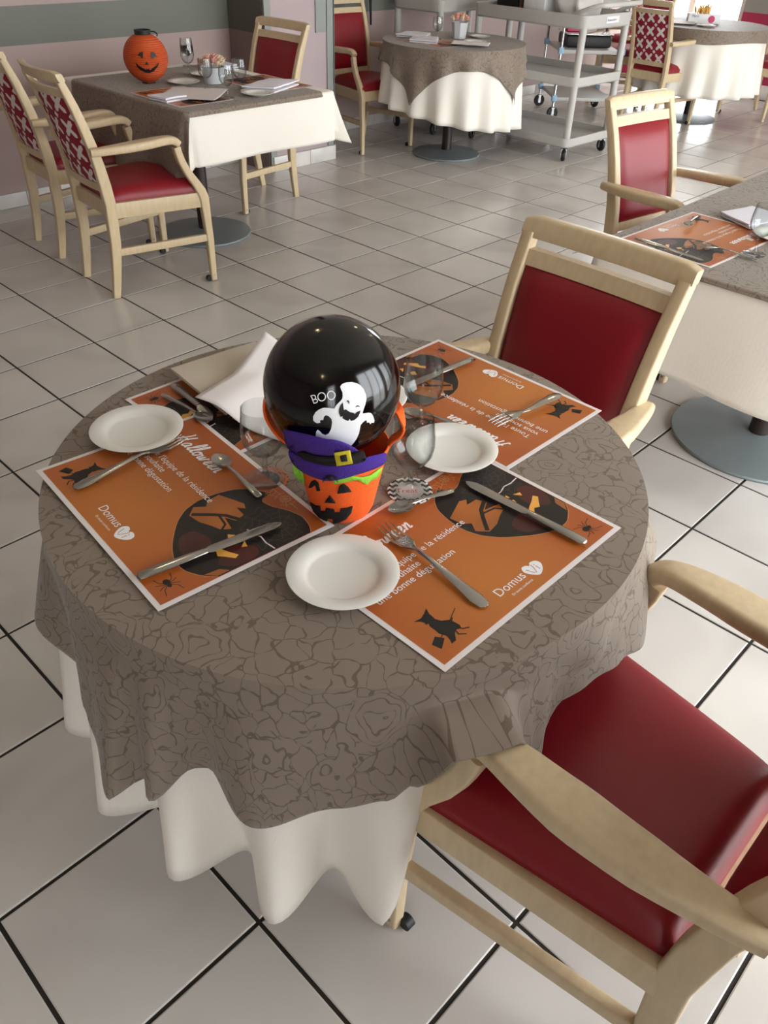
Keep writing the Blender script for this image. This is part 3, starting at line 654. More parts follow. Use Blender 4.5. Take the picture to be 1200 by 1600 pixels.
def make_mat(label, loc, rz, group):
    t = thing('placemat', label, 'placemat', loc, rz, group)
    def P(name, mat, fn, z): m = MB(); fn(m); m.v = [(v[0], v[1], v[2] + z) for v in m.v]; return m.build(name, mat, t, smooth=0)
    P('paper_sheet', 'paper', lambda m: m.box((MW_ / 2, MH_ / 2, .0003), (MW_, MH_, .0006)), 0)
    P('orange_print', 'orange', lambda m: m.poly(mm([(8, 8), (412, 8), (412, 289), (8, 289)])), .0008)
    P('photo_outline', 'webo', lambda m: m.ribbon(mm([(p[0], p[1]) for p in cr(BLOB[:13], 3)]), .0011).ribbon(mm([(p[0], p[1]) for p in cr(BLOB[13:], 3)]), .0011), .00100)
    P('photo_print', 'photo', lambda m: m.poly(mm([(p[0], p[1]) for p in BLOB])), .00095)
    inb = lambda x, y: 262 < x < 410 and y < 266 and y > 180
    P('web_print', 'web', lambda m: web(m, 371, 232, 62, 1.1, lambda x, y: 300 < x < 411 and y < 262 and (x > 318 or y < 242), 0), .00105)
    P('web_print', 'webo', lambda m: web(m, 318, 277, 44, 1.3, lambda x, y: y < 288 and y > 262 - (330 - x) * .12 and x < 352 and not (x > 335 and y < 266), 0, n=12), .00105)
    def leaf(m):
        m.poly(mm([(243, 200), (262, 208), (288, 219), (300, 214), (290, 204), (312, 203), (318, 186), (300, 176), (330, 170), (322, 156), (306, 150), (286, 140), (262, 136), (247, 152), (258, 168), (246, 178)]))
    P('leaf_print', 'leafink', leaf, .00105)
    P('leaf_vein_print', 'photo', lambda m: m.ribbon(mm([(262, 140), (282, 165), (296, 180), (330, 198)]), .007).ribbon(mm([(290, 172), (315, 168), (328, 150)]), .004), .0011)
    P('pumpkin_face_print', 'fireink', lambda m: m.poly(mm([(338, 158), (352, 150), (356, 160), (346, 166)])).poly(mm([(366, 170), (380, 166), (376, 158)])).poly(mm([(345, 124), (360, 132), (374, 138), (388, 146), (392, 138), (380, 128), (372, 120), (362, 124), (352, 116)])).poly(mm([(348, 172), (356, 168), (356, 177)])), .00105)
    P('far_pumpkin_print', 'redink', lambda m: m.poly(mm([(p[0], p[1]) for p in cr([(368, 158), (385, 176), (404, 170), (409, 150), (404, 126), (388, 112), (374, 126), (366, 140)], 4, True)])), .00098)
    P('near_pumpkin_print', 'redink', lambda m: m.poly(mm([(p[0], p[1]) for p in cr([(300, 122), (330, 132), (352, 120), (356, 98), (340, 82), (316, 88), (300, 100)], 4, True)])), .00098)
    P('wick_print', 'paper', lambda m: m.ribbon(mm([(346, 187), (360, 189), (374, 194), (390, 192), (409, 195)]), .0022), .00105)
    P('glow_print', 'leafink', lambda m: m.poly(mm([(395, 84), (409, 98), (409, 118), (398, 108)])), .00105)
    m = cursive(); m.v = [(v[0], v[1], .0011) for v in m.v]; m.build('title_lettering', 'white_ink', t, smooth=0)
    m = MB()
    for tx, x, y in (("Toute l'équipe de la résidence", 38, 176), ('vous souhaite', 33, 158), ('une bonne dégustation', 25, 140)):
        m.add(*text_mesh(tx, .0176, x / 1000, y / 1000))
    m.v = [(v[0] , v[1], .0011) for v in m.v]; m.build('message_lettering', 'white_ink', t, smooth=0)
    m = MB(); m.add(*text_mesh('Domus', .0215, .157, .035)); m.add(*text_mesh('En toute confiance', .0062, .174, .0235)); m.v = [(v[0], v[1], .0011) for v in m.v]
    m.build('logo_lettering', 'white_ink', t, smooth=0)
    P('logo_heart', 'white_ink', lambda m: m.poly(mm([(p[0], p[1]) for p in cr([(238, 24), (228, 33), (224, 43), (229, 51), (237, 50), (241, 46), (247, 50), (257, 47), (259, 38), (251, 29)], 4, True)])), .0011)
    P('logo_initials', 'orange', lambda m: m.ribbon(mm([(230, 44), (234, 33), (238, 30), (243, 40), (244, 46)]), .0012).ribbon(mm([(248, 40), (248, 31)]), .0013).ribbon(mm([(248, 43.5), (248, 42)]), .0016), .0013)
    def witch(m):
        m.poly(mm([(36, 86), (48, 84), (57, 87), (67, 92), (62, 82), (61, 72), (55, 69), (47, 71), (43, 71), (45, 75), (43, 80)]))
        m.poly(mm([(50, 74), (60, 71), (64, 62), (73, 56), (75, 49), (76, 40), (73, 34), (65, 38), (59, 34), (51, 25), (42, 25), (46, 31), (48, 39), (46, 44), (44, 48), (45, 56), (45, 66)]))
        m.poly(mm([(36, 49), (43, 38), (26, 28), (22, 42)])); m.ribbon(mm([(38, 41), (53, 47), (74, 55), (96, 65)]), .0013)
        m.ribbon(mm([(71, 41), (73, 33), (82, 28)]), .0022); m.ribbon(mm([(65, 40), (62, 30), (70, 23)]), .0022); m.ribbon(mm([(56, 56), (69, 50), (79, 56)]), .003)
    P('witch_print', 'black_ink', witch, .0011)
    P('spider_print', 'black_ink', lambda m: spider(m, 376, 36, 22), .0011)
    return t
gp = 'halloween placemats'
def ang(a, b): return math.atan2(b[1] - a[1], b[0] - a[0])
mat0 = make_mat('orange halloween placemat nearest the camera, witch pointing at the foreground chair', (-1.194, -2.964, ZT), 0, gp)
for o, e, lab in [((-1.353, -2.209), (-1.391, -2.623), 'orange halloween placemat on the left side of the round table'),
                  ((-.4805, -2.746), (-.478, -2.331), 'orange halloween placemat in front of the empty red chair behind the balloon'),
                  ((-.70, -2.101), (-1.12, -2.097), 'orange halloween placemat mostly hidden under the beige napkin'),
                  ((.843, -2.258), (.423, -2.236), 'orange halloween placemat on the right-hand table'),
                  ((1.30, .07), (1.30, .50), 'far placemat on the left table under the white napkin'),
                  ((.46, .46), (.46, .04), 'placemat on the left table under the sheet of white paper'),
                  ((2.93, 1.02), (2.90, .60), 'placemat under two napkins on the middle round table')]:
    z = ZT + (.0022 if o[0] == -1.353 else 0) + (.0008 if 'table' in lab and 'round table' not in lab else 0)
    dup(mat0, (o[0], o[1], z), ang(o, e), lab, gp)

# ------------------------------------------------------------------ tableware
def plate_mesh(t):
    part(t, 'plate_body', 'china', lambda m: m.lathe([(0, .0045), (.048, .0045), (.053, .0065), (.057, .0105), (.066, .0115), (.079, .0142), (.0805, .0134), (.079, .0115), (.060, .0085), (.052, .002), (.046, .0), (.044, .002), (0, .002)], n=64), smooth=60)
def plate(label, x, y, z=.7545, group='side plates'):
    global plate0
    if 'plate0' not in globals():
        plate0 = thing('side_plate', label, 'plate', (x, y, z), 0, group); plate_mesh(plate0); return plate0
    return dup(plate0, (x, y, z), 0, label, group)
plate('white side plate nearest the camera, in front of the pumpkin pot', -1.166, -2.748)
plate('white side plate on the far left edge of the round table', -1.171, -2.225, .757)
plate('white side plate to the right of the balloon beside two wine glasses', -.808, -2.645)
plate('white side plate mostly hidden behind the balloon', -.790, -2.412)
plate('white plate nearest the pumpkin lantern on the left table', .80, .505)
plate('white plate in front of the folded napkin at the right end of the left table', .915, .055)
plate('white plate beside the roses at the back of the left table', 1.02, .62)
plate('white plate at the right edge of the photo on the taupe cloth', .80, -2.56)
plate('white plate under a napkin on the middle round table', 3.27, .62)
plate('small white plate behind the roses of the middle round table', 3.52, .78)
plate('white plate among papers on the far right table', 5.80, .16)

def glass_parts(t):
    prof = [(0, 0), (.031, 0), (.032, .0012), (.024, .003), (.008, .006), (.0042, .012), (.0038, .035), (.0046, .044), (.012, .049), (.024, .058), (.0325, .072), (.0352, .088), (.0345, .105), (.0325, .122), (.0315, .135), (.0308, .1352),
            (.0318, .122), (.0338, .105), (.0345, .088), (.0318, .073), (.0232, .0595), (.011, .051), (0, .0485)]
    part(t, 'bowl', 'glass', lambda m: m.lathe(prof, n=48), smooth=60)
def glass(label, x, y, z=.7535, rz=0):
    global glass0
    if 'glass0' not in globals():
        glass0 = thing('wine_glass', label, 'glass', (x, y, z), 0, 'wine glasses'); glass_parts(glass0); return glass0
    return dup(glass0, (x, y, z), 0, label, 'wine glasses')
glass('stemmed glass left of the pumpkin pot on an orange coaster', -1.094, -2.487, .7562)
glass('stemmed glass on the black and white zigzag coaster', -.944, -2.672, .7562)
glass('stemmed glass behind the other two, near the back placemat', -.786, -2.552, .7562)
glass('stemmed glass at the right edge on the right-hand table', .607, -2.566, .755)
glass('tall glass just left of the folded napkin on the left table', .927, .205, .755)
glass('glass in front of the roses on the left table', .80, .31, .755)
glass('lowest glass on the left table beside the white paper', .765, .095, .755)
glass('glass behind the pumpkin lantern by the wall', 1.12, .93, .755)
glass('glass right of the pumpkin lantern on the left table', .98, .72, .755)
glass('shiny glass beside the roses on the middle round table', 3.19, .90, .754)
def coaster(name, label, x, y, mat, mid, r=.037, writing=None):
    t = thing('coaster', label, 'coaster', (x, y, .7540), math.radians(-42))
    part(t, 'card', mat, lambda m: m.lathe([(0, 0), (r, 0), (r, .0012), (0, .0012)], n=40), smooth=20)
    if mid: part(t, 'printed_centre', mid, lambda m: m.lathe([(0, .0014), (r * .62, .0014), (r * .62, .0011)], n=32), smooth=0)
    if writing:
        m = MB(); vs, fs = text_mesh(writing, .016, 0, 0); cx = sum(v.x for v in vs) / len(vs); m.add([(v.x - cx, v.y - .006, .0017) for v in vs], fs); m.build('lettering', 'felt_od', t, smooth=0)
    return t
coaster('c', 'round orange and black speckled coaster under the left glass', -1.094, -2.487, 'coaster_o', 'black_ink')
coaster('c', 'round coaster with black and white zigzag rim reading Treat', -.944, -2.672, 'chevron', 'paper', writing='Treat')
coaster('c', 'round black coaster under the glass behind', -.786, -2.552, 'black_ink', None, writing='Treat')
# cutlery: length runs along +x from handle end (0) to tip
def lens(w, t, z, y0=0, sag=0, n=10):
    top = []; bot = []
    for k in range(n + 1):
        a = lerp(-1, 1, k / n); zz = z + sag * a * a; top.append((a * w, zz + t * (1 - a * a) ** .5 if abs(a) < 1 else zz))
    for k in range(n - 1, 0, -1):
        a = lerp(-1, 1, k / n); zz = z + sag * a * a; bot.append((a * w, zz - t * (1 - a * a) ** .5))
    return [(y0 + p[0], p[1]) for p in top + bot]
def cutl(m, st, y0=0):
    m.loft([[(x, y, z) for y, z in lens(w, t, zc, y0 if not isinstance(y0, (list, tuple)) else 0, sag)] for x, w, t, zc, sag in st])
def handle_st(L, zend=.004, flip=0):
    return [(0, .003, .0008, .0022, 0), (.004, .0085, .0014, .0023, 0), (.02, .0112, .0017, .0028, 0), (.05, .0085, .0018, .0045, 0), (L * .75, .0045, .0019, .008, 0), (L * .93, .0033, .0021, .0075, 0), (L, .0038, .002, zend, 0)]
def knife(label, x, y, deg, z=.7550, L=.215, g='table knives'):
    t = thing('table_knife', label, 'knife', (x, y, z), math.radians(deg), g); h = .105
    part(t, 'handle', 'steel', lambda m: cutl(m, [(0, .004, .001, .004, 0), (.004, .0085, .0030, .0045, 0), (.03, .0092, .0036, .0048, 0), (h - .02, .0068, .0036, .005, 0), (h, .0058, .0030, .005, 0)]), smooth=60)
    part(t, 'blade', 'steel', lambda m: cutl(m, [(h, .0056, .0022, .005, 0), (h + .008, .0085, .0012, .0048, 0), (L - .04, .0098, .0010, .0042, 0), (L - .015, .0092, .0008, .0036, 0), (L - .004, .005, .0007, .0034, 0), (L, .001, .0005, .0034, 0)]), smooth=60); return t
def fork(label, x, y, deg, z=.7550, L=.195, g='table forks', upside=False):
    t = thing('table_fork', label, 'fork', (x, y, z), math.radians(deg), g); h = L - .075; sgn = -1 if upside else 1
    def Z(v): return v if not upside else .016 - v
    part(t, 'handle', 'steel', lambda m: cutl(m, [(a, b, c, Z(d), e) for a, b, c, d, e in handle_st(h + .005, .006)]), smooth=60)
    hd = part(t, 'head', 'steel', lambda m: cutl(m, [(a, b, c, Z(d), e * sgn) for a, b, c, d, e in [(h, .0038, .0018, .0062, 0), (h + .008, .0068, .0014, .005, .0003), (h + .018, .0128, .0012, .0035, .001), (h + .032, .0138, .0011, .0028, .0012), (h + .036, .0138, .001, .0026, .0012)]]), smooth=60)
    for k in range(4):
        y0 = (k - 1.5) * .0079
        part(hd, 'tine', 'steel', lambda m: m.loft([[(xx, y0 + yy, Z(zz) + z2) for yy, z2 in lens(w, .0009, 0)] for xx, w, zz in ((h + .033, .0028, .0032), (h + .05, .0018, .0034), (h + .066, .0013, .0055), (h + .075, .0005, .0078))]), smooth=60)
    return t
def spoon(label, x, y, deg, z=.7550, L=.135, g='teaspoons', bowl=.0155):
    t = thing('teaspoon', label, 'spoon', (x, y, z), math.radians(deg), g); h = L - .045
    part(t, 'handle', 'steel', lambda m: cutl(m, [(0, .002, .0008, .002, 0), (.003, .0055, .0013, .0022, 0), (.02, .0065, .0014, .003, 0), (h * .7, .0033, .0016, .0065, 0), (h + .002, .0028, .0018, .006, 0)]), smooth=60)
    st = []
    for k in range(11):
        u = k / 10; w = bowl * math.sin(PI * (u * .93 + .045)) ** .62; dep = .0048 * math.sin(PI * u) ** .8
        st.append((h + .045 * u, max(w, .0012), .0005, .0062 - dep, dep * .95))
    part(t, 'spoon_bowl', 'steel', lambda m: cutl(m, st), smooth=60); return t
knife('table knife on the left placemat across the printed photo', -1.379, -2.557, -11, .7585, .228)
fork('table fork on the left placemat leaning on the side plate', -1.336, -2.304, 2, .7585, .212)
spoon('teaspoon across the word Halloween on the left placemat', -1.135, -2.523, 83, .7575, .145)
knife('table knife on the placemat nearest the camera', -.853, -2.950, 92, .7555, .228)
fork('table fork on the placemat nearest the camera, tines at the plate', -1.068, -2.930, 84, .7555, .222)
spoon('teaspoon below the zigzag coaster', -.893, -2.722, 166, .7555, .125)
knife('table knife on the back placemat behind the glasses', -.502, -2.446, 176, .7555, .21)
fork('upside-down fork on the back placemat by the witch', -.512, -2.668, 172, .7555, .18, upside=True)
spoon('teaspoon half hidden behind the side plate right of the balloon', -.728, -2.600, 110, .7555, .115)
knife('knife lying beside the beige napkin', -1.026, -2.118, -97, .7565, .155)
spoon('spoon lying left of the beige napkin', -1.062, -2.135, -88, .7565, .15)
knife('knife on the right-hand table across the printed photo', .445, -2.285, -94, .757, .215)
fork('fork on the right-hand table below the wine glass', .56, -2.60, 96, .757, .19)
spoon('spoon on the right-hand table at the top of the placemat', .80, -2.30, -170, .757, .13)
# napkins and papers
def slab(name, label, cat, pts, z0, layers, mat, th=.0035, shift=(.003, -.002), curl=None):
    t = thing(name, label, cat, (pts[0][0], pts[0][1], z0)); o = Vector((pts[0][0], pts[0][1]))
    for k in range(layers):
        q = [Vector((p[0], p[1])) - o + Vector(shift) * (layers - 1 - k) for p in pts]
        def fn(u, v, up):
            a = q[0].lerp(q[1], u); b = q[3].lerp(q[2], u); p = a.lerp(b, v)
            e = (1 - abs(2 * u - 1) ** 8) ** .5 * (1 - abs(2 * v - 1) ** 8) ** .5
            z = k * (th + .0004) + (th * (.8 + .2 * e) if up else 0) + .0025 * (1 + noise.noise(Vector((p.x * 14, p.y * 14, k * .7)))) * (k / max(1, layers - 1) if layers > 1 else 0) + (.0 if not curl else curl(u, v))
            return (p.x, p.y, z)
        m = MB(); m.grid(14, 14, lambda u, v: fn(u, v, True)); m.grid(14, 14, lambda u, v: fn(u, v, False)); n = 15
        edge = [i for i in range(n)] + [n - 1 + n * j for j in range(1, n)] + [n * (n - 1) + i for i in range(n - 2, -1, -1)] + [n * j for j in range(n - 2, 0, -1)]
        for i in range(len(edge)): a, b = edge[i], edge[(i + 1) % len(edge)]; m.f.append((a, b, b + n * n, a + n * n))
        m.build('fold_layer', mat, t, smooth=50)
    return t
slab('napkin', 'folded beige napkin at the back of the round table', 'napkin', [(-1.010, -2.090), (-1.030, -2.268), (-.85, -2.250), (-.812, -2.105)], .7550, 4, 'napkin_b', th=.0050, shift=(.004, -.003))
slab('napkin', 'white napkin at the right end of the left table', 'napkin', [(.93, .20), (1.02, .06), (1.27, .16), (1.17, .28)], .7555, 2, 'napkin_w', th=.009, shift=(-.03, -.03))
slab('napkin', 'small rolled white napkin at the left end of the left table', 'napkin', [(.44, .27), (.56, .27), (.58, .16), (.46, .15)], .7555, 2, 'napkin_w', th=.009)
slab('napkin', 'white napkin behind the lantern on the left table', 'napkin', [(1.15, .74), (1.30, .72), (1.30, .86), (1.16, .86)], .7555, 2, 'napkin_w', th=.008)
slab('napkin', 'front one of two white napkins on the middle round table', 'napkin', [(2.90, .90), (2.98, .72), (3.16, .86), (3.06, 1.0)], .755, 2, 'napkin_w', th=.009)
slab('napkin', 'rear one of two white napkins on the middle round table', 'napkin', [(3.02, 1.14), (3.12, .94), (3.28, 1.04), (3.22, 1.2)], .755, 2, 'napkin_w', th=.009)
slab('napkin', 'white napkin at the right edge on the right-hand table', 'napkin', [(.86, -2.34), (.80, -2.46), (.98, -2.52), (1.0, -2.38)], .757, 2, 'napkin_w', th=.006)
def sheet(label, c, w, h, deg, zf, z=.757):
    t = MB(); t.grid(24, 24, lambda u, v: ((u - .5) * w, (v - .5) * h, zf(u, v)))
    o = t.build('paper_sheet', 'paper', None, smooth=60, solid=.0004); o.location = (c[0], c[1], z); o.rotation_euler = (0, 0, math.radians(deg)); return tag(o, label, 'paper')
def ss(a, b, x): t = min(1, max(0, (x - a) / (b - a))); return t * t * (3 - 2 * t)
sheet('loose white paper sheet curling up behind the balloon', (-.915, -2.335), .215, .265, 14, lambda u, v: .003 + .029 * ss(.5, .86, v) + .11 * max(0, u + v - 1.5) ** 1.2, .7560)
sheet('sheet of white paper lying on the left table', (.665, .235), .28, .32, -48, lambda u, v: .002 + .018 * max(0, .35 - v), .7575)
sheet('folded white paper in front of the roses on the middle table', (3.14, .56), .18, .26, 30, lambda u, v: .002 + .02 * abs(u - .5), .756)
sheet('white papers spread on the far right table', (5.78, .42), .25, .3, 20, lambda u, v: .002 + .02 * abs(u - .5), .755)

# ------------------------------------------------------------------ balloon and pumpkin pot
PO = Vector((-1.050, -2.622, .7535)); BR = .0975
BCt = Vector((-1.062, -2.616, .9685))
pot = thing('pumpkin_pot', 'orange felt pumpkin pot wearing a purple witch hat', 'pot', PO)
def potr(z): return interp([(0, .046), (.01, .050), (.12, .0715), (.125, .0715)], z)
def ripple_r(a): return 1 + .012 * abs(math.cos(a * 4)) ** .5
m = MB(); nA = 96; prof = [0, .003, .01, .03, .06, .09, .12]
vs = []; fs = []
for j, z in enumerate(prof):
    for i in range(nA):
        a = 2 * PI * i / nA; r = potr(z) * ripple_r(a) - .001; vs.append((r * math.cos(a), r * math.sin(a), z))
for j in range(len(prof) - 1):
    for i in range(nA): fs.append((j * nA + i, j * nA + (i + 1) % nA, (j + 1) * nA + (i + 1) % nA, (j + 1) * nA + i))
fs.append(tuple(range(nA))[::-1]); m.add(vs, fs); m.build('felt_pot', 'felt_o', pot, smooth=60, solid=.0025)
# felt appliques: 2D outline (image-like coordinates) -> laid on the pot (or, above the rim, over the balloon side)
def bal_r(z):
    d = z - (BCt.z - PO.z); return (math.sqrt(max(0, BR * BR - d * d)) + .014) if abs(d) < BR else 0
def surf_r(z): return max(potr(min(z, .125)) * 1.012, bal_r(z) if z > .10 else 0)
def hit_pot(x, y, off):
    d = ray(x, y); t = 0.9; 
    for _ in range(500):
        p = CC + d * t - PO; rr = math.hypot(p.x, p.y)
        if rr < surf_r(p.z) + off: 
            lo, hi = t - .0015, t
            for _ in range(8):
                md = (lo + hi) / 2; q = CC + d * md - PO
                if math.hypot(q.x, q.y) < surf_r(q.z) + off: hi = md
                else: lo = md
            return CC + d * lo - PO
        t += .0015
    # beyond the silhouette: nearest approach
    best = min((abs(math.hypot(*(CC + d * (1 + k * .004) - PO)[:2]) - surf_r((CC + d * (1 + k * .004) - PO).z)), k) for k in range(100))[1]
    q = CC + d * (1 + best * .004) - PO; return q
def tri2d(pts, cuts=2):
    bm = bmesh.new(); vv = [bm.verts.new((p[0], p[1], 0)) for p in pts]; bm.faces.new(vv); bmesh.ops.triangulate(bm, faces=bm.faces[:])
    for _ in range(cuts): bmesh.ops.subdivide_edges(bm, edges=[e for e in bm.edges if e.calc_length() > 6], cuts=1); bmesh.ops.triangulate(bm, faces=bm.faces[:])
    bm.verts.index_update(); r = [v.co.copy() for v in bm.verts], [[v.index for v in f.verts] for f in bm.faces]; bm.free(); return r
def applique(name, mat, pts, off, parent, hit, cuts=3, thick=.0016):
    vs, fs = tri2d(pts, cuts); m = MB(); m.add([hit(v.x, v.y, off) for v in vs], fs); return m.build(name, mat, parent, smooth=70, solid=thick)
sm_ = lambda p, n=4, closed=True: [(q.x, q.y) for q in cr(p, n, closed)]
applique('eye_applique', 'felt_k', [(482, 762), (486, 753), (491, 750), (497, 755), (500, 767), (495, 767), (493, 758), (490, 755), (487, 762)], .002, pot, hit_pot)
applique('eye_applique', 'felt_k', [(527, 771), (530, 760), (537, 756), (544, 761), (549, 768), (544, 769), (540, 763), (536, 761), (533, 764), (531, 771)], .002, pot, hit_pot)
applique('nose_applique', 'felt_k', [(515, 774), (507, 785), (524, 786)], .002, pot, hit_pot)
applique('mouth_applique', 'felt_k', [(484, 785), (492, 790), (500, 791), (501, 799), (508, 799), (509, 794), (522, 796), (523, 801), (531, 801), (532, 795), (542, 794), (551, 791), (549, 801), (541, 811), (531, 816), (521, 818), (520, 811), (512, 810), (511, 816), (500, 810), (490, 799)], .002, pot, hit_pot)
applique('leaf_applique', 'felt_g', [(457, 725), (460, 742), (467, 750), (475, 756), (474, 744), (470, 733), (465, 727)], .002, pot, hit_pot)
applique('leaf_applique', 'felt_g', [(520, 748), (535, 747), (551, 744), (565, 746), (578, 743), (588, 736), (597, 730), (594, 740), (588, 748), (580, 750), (574, 757), (572, 751), (560, 750), (548, 751), (532, 755), (522, 756)], .002, pot, hit_pot)
# hat: brim over rim, crown, band, buckle
applique('hat_crown', 'felt_p', sm_([(443, 671), (452, 684), (466, 692), (487, 688), (510, 686), (532, 690), (552, 699), (565, 710), (568, 722), (540, 732), (500, 728), (468, 716), (452, 702), (446, 690)], 3), .0035, pot, hit_pot)
applique('hat_brim', 'felt_p', sm_([(451, 704), (462, 710), (478, 718), (500, 726), (525, 728), (550, 723), (575, 714), (592, 710), (603, 708), (602, 720), (595, 728), (575, 736), (555, 742), (535, 748), (515, 751), (497, 748), (478, 740), (462, 729), (453, 716)], 3), .0055, pot, hit_pot)
applique('hat_band', 'felt_k', sm_([(466, 706), (485, 711), (505, 714), (525, 714), (548, 710), (566, 704), (571, 712), (570, 720), (548, 726), (522, 728), (498, 725), (478, 719), (469, 713)], 3), .0075, pot, hit_pot)
applique('hat_buckle', 'felt_y', [(522, 708), (547, 704), (551, 724), (526, 728)], .0095, pot, hit_pot)
applique('buckle_hole', 'felt_k', [(531, 713), (541, 711), (543, 720), (533, 721)], .0115, pot, hit_pot, cuts=1)
sp = MB(); sc_ = hit_pot(516, 746, .009)
sp.lathe([(0, -.004), (.0035, -.003), (.005, 0), (.0035, .003), (0, .004)], sc_, n=10)
vr = Vector((CR[0][0], CR[0][1], CR[0][2])); vu = Vector((0, 0, 1))
for s_ in (1, -1):
    for k in range(3):
        sp.tube([sc_, sc_ + vr * s_ * .006 + vu * (.003 - .002 * k), sc_ + vr * s_ * .011 + vu * (-.003 - .003 * k)], .0005, 5)
sp.build('spider_charm', 'felt_k', pot)
for s_ in (-1, 1):
    side = Vector((CR[0][0], CR[0][1], 0)).normalized(); fw = Vector((-side.y, side.x, 0))
    if s_ < 0: pts = [(-.066, .0, .110), (-.084, -.010, .128), (-.099, -.014, .150), (-.109, -.012, .176), (-.108, .01, .20), (-.100, .04, .22)]
    else: pts = [(.066, .0, .104), (.071, -.002, .118), (.077, -.006, .130), (.086, -.010, .140), (.091, -.008, .150), (.088, .006, .160), (.083, .02, .166), (.076, .04, .168)]
    m = MB(); P3 = cr([side * a + fw * b + Vector((0, 0, c)) for a, b, c in pts], 5)
    m.sweep(P3, .016, .004, side=fw + Vector((0, 0, .3)), r=.4); m.build('handle', 'felt_o', pot, smooth=50)
# balloon
bal = thing('balloon', 'shiny black balloon printed with a laughing white ghost and BOO', 'balloon', BCt)
def bal_prof():
    out = []
    for k in range(41):
        a = -PI / 2 + PI * k / 40; r = BR * math.cos(a); z = BR * 1.02 * math.sin(a)
        if a < -.9: r *= 1 - .05 * ((-a - .9) / .67) ** 2; z *= 1 + .10 * ((-a - .9) / .67) ** 2
        out.append((max(r, 0), z))
    return out
part(bal, 'balloon_skin', 'balloon', lambda m: m.lathe(bal_prof(), n=96), smooth=80)
part(bal, 'knot', 'balloon', lambda m: m.lathe([(0, -.1225), (.006, -.121), (.004, -.115), (.010, -.108), (0, -.106)], n=12))
def hit_bal(x, y, off):
    d = ray(x, y); o = CC - BCt; R_ = BR + off; b = o.dot(d); c = o.dot(o) - R_ * R_; D = b * b - c
    return o + d * (-b - math.sqrt(max(D, 0)))
ghost = [(480 + x / 10, 600 + y / 10) for x, y in [(545, 0), (515, 40), (530, 90), (552, 130), (555, 190), (545, 235), (510, 275), (460, 325), (420, 385), (350, 375), (260, 370), (190, 395), (130, 440), (92, 510), (95, 570), (125, 600), (160, 615), (205, 605), (198, 570), (225, 560), (250, 565), (262, 510), (290, 488), (335, 502), (378, 545), (390, 600), (375, 700), (340, 770), (285, 800), (235, 780), (205, 745), (165, 712), (140, 745), (133, 800), (150, 870), (165, 960), (420, 1050), (620, 1040), (715, 935), (770, 860), (810, 770), (835, 640), (880, 590), (925, 562), (935, 605), (970, 600), (985, 630), (1005, 605), (1040, 608), (1052, 570), (1030, 500), (1000, 455), (960, 448), (865, 462), (880, 400), (905, 330), (925, 240), (915, 160), (880, 80), (830, 20), (780, -10), (700, -30), (610, -25)]]
applique('ghost_print', 'white_ink', ghost, .0006, bal, hit_bal, cuts=4, thick=0)
applique('ghost_mouth_print', 'black_ink', [(480 + x / 10, 600 + y / 10) for x, y in [(557, 285), (520, 330), (498, 390), (495, 450), (520, 515), (557, 502), (552, 535), (590, 560), (640, 578), (665, 545), (682, 578), (740, 562), (795, 515), (825, 450), (835, 412), (770, 440), (742, 472), (728, 450), (670, 440), (600, 395), (575, 408), (565, 350)]], .0012, bal, hit_bal, cuts=3, thick=0)
applique('ghost_eye_print', 'black_ink', [(480 + x / 10, 600 + y / 10) for x, y in [(612, 265), (640, 252), (662, 280), (655, 320), (640, 285)]], .0012, bal, hit_bal, cuts=1, thick=0)
applique('ghost_eye_print', 'black_ink', [(480 + x / 10, 600 + y / 10) for x, y in [(748, 368), (775, 335), (805, 335), (822, 362), (790, 350)]], .0012, bal, hit_bal, cuts=1, thick=0)
def arcs(cx, cy, rx, ry, a0=0, a1=360, n=24): return [(cx + rx * math.cos(math.radians(lerp(a0, a1, k / n))), cy + ry * math.sin(math.radians(lerp(a0, a1, k / n)))) for k in range(n + 1)]
boo = MB()
for st in ([(54, 185), (75, 220), (104, 302)], [(54, 185), (110, 178), (130, 205), (122, 240), (85, 248)], [(85, 248), (140, 238), (160, 262), (148, 288), (104, 302)], arcs(226, 200, 60, 64), arcs(376, 177, 60, 66)):
    mm_ = MB().ribbon([(480 + x / 10, 600 + y / 10) for x, y in (st if len(st) > 10 else [(q.x, q.y) for q in cr(st, 4)])], 1.5)
    boo.add([hit_bal(v[0], v[1], .0008) for v in mm_.v], mm_.f)
boo.build('boo_lettering', 'white_ink', bal, smooth=0)

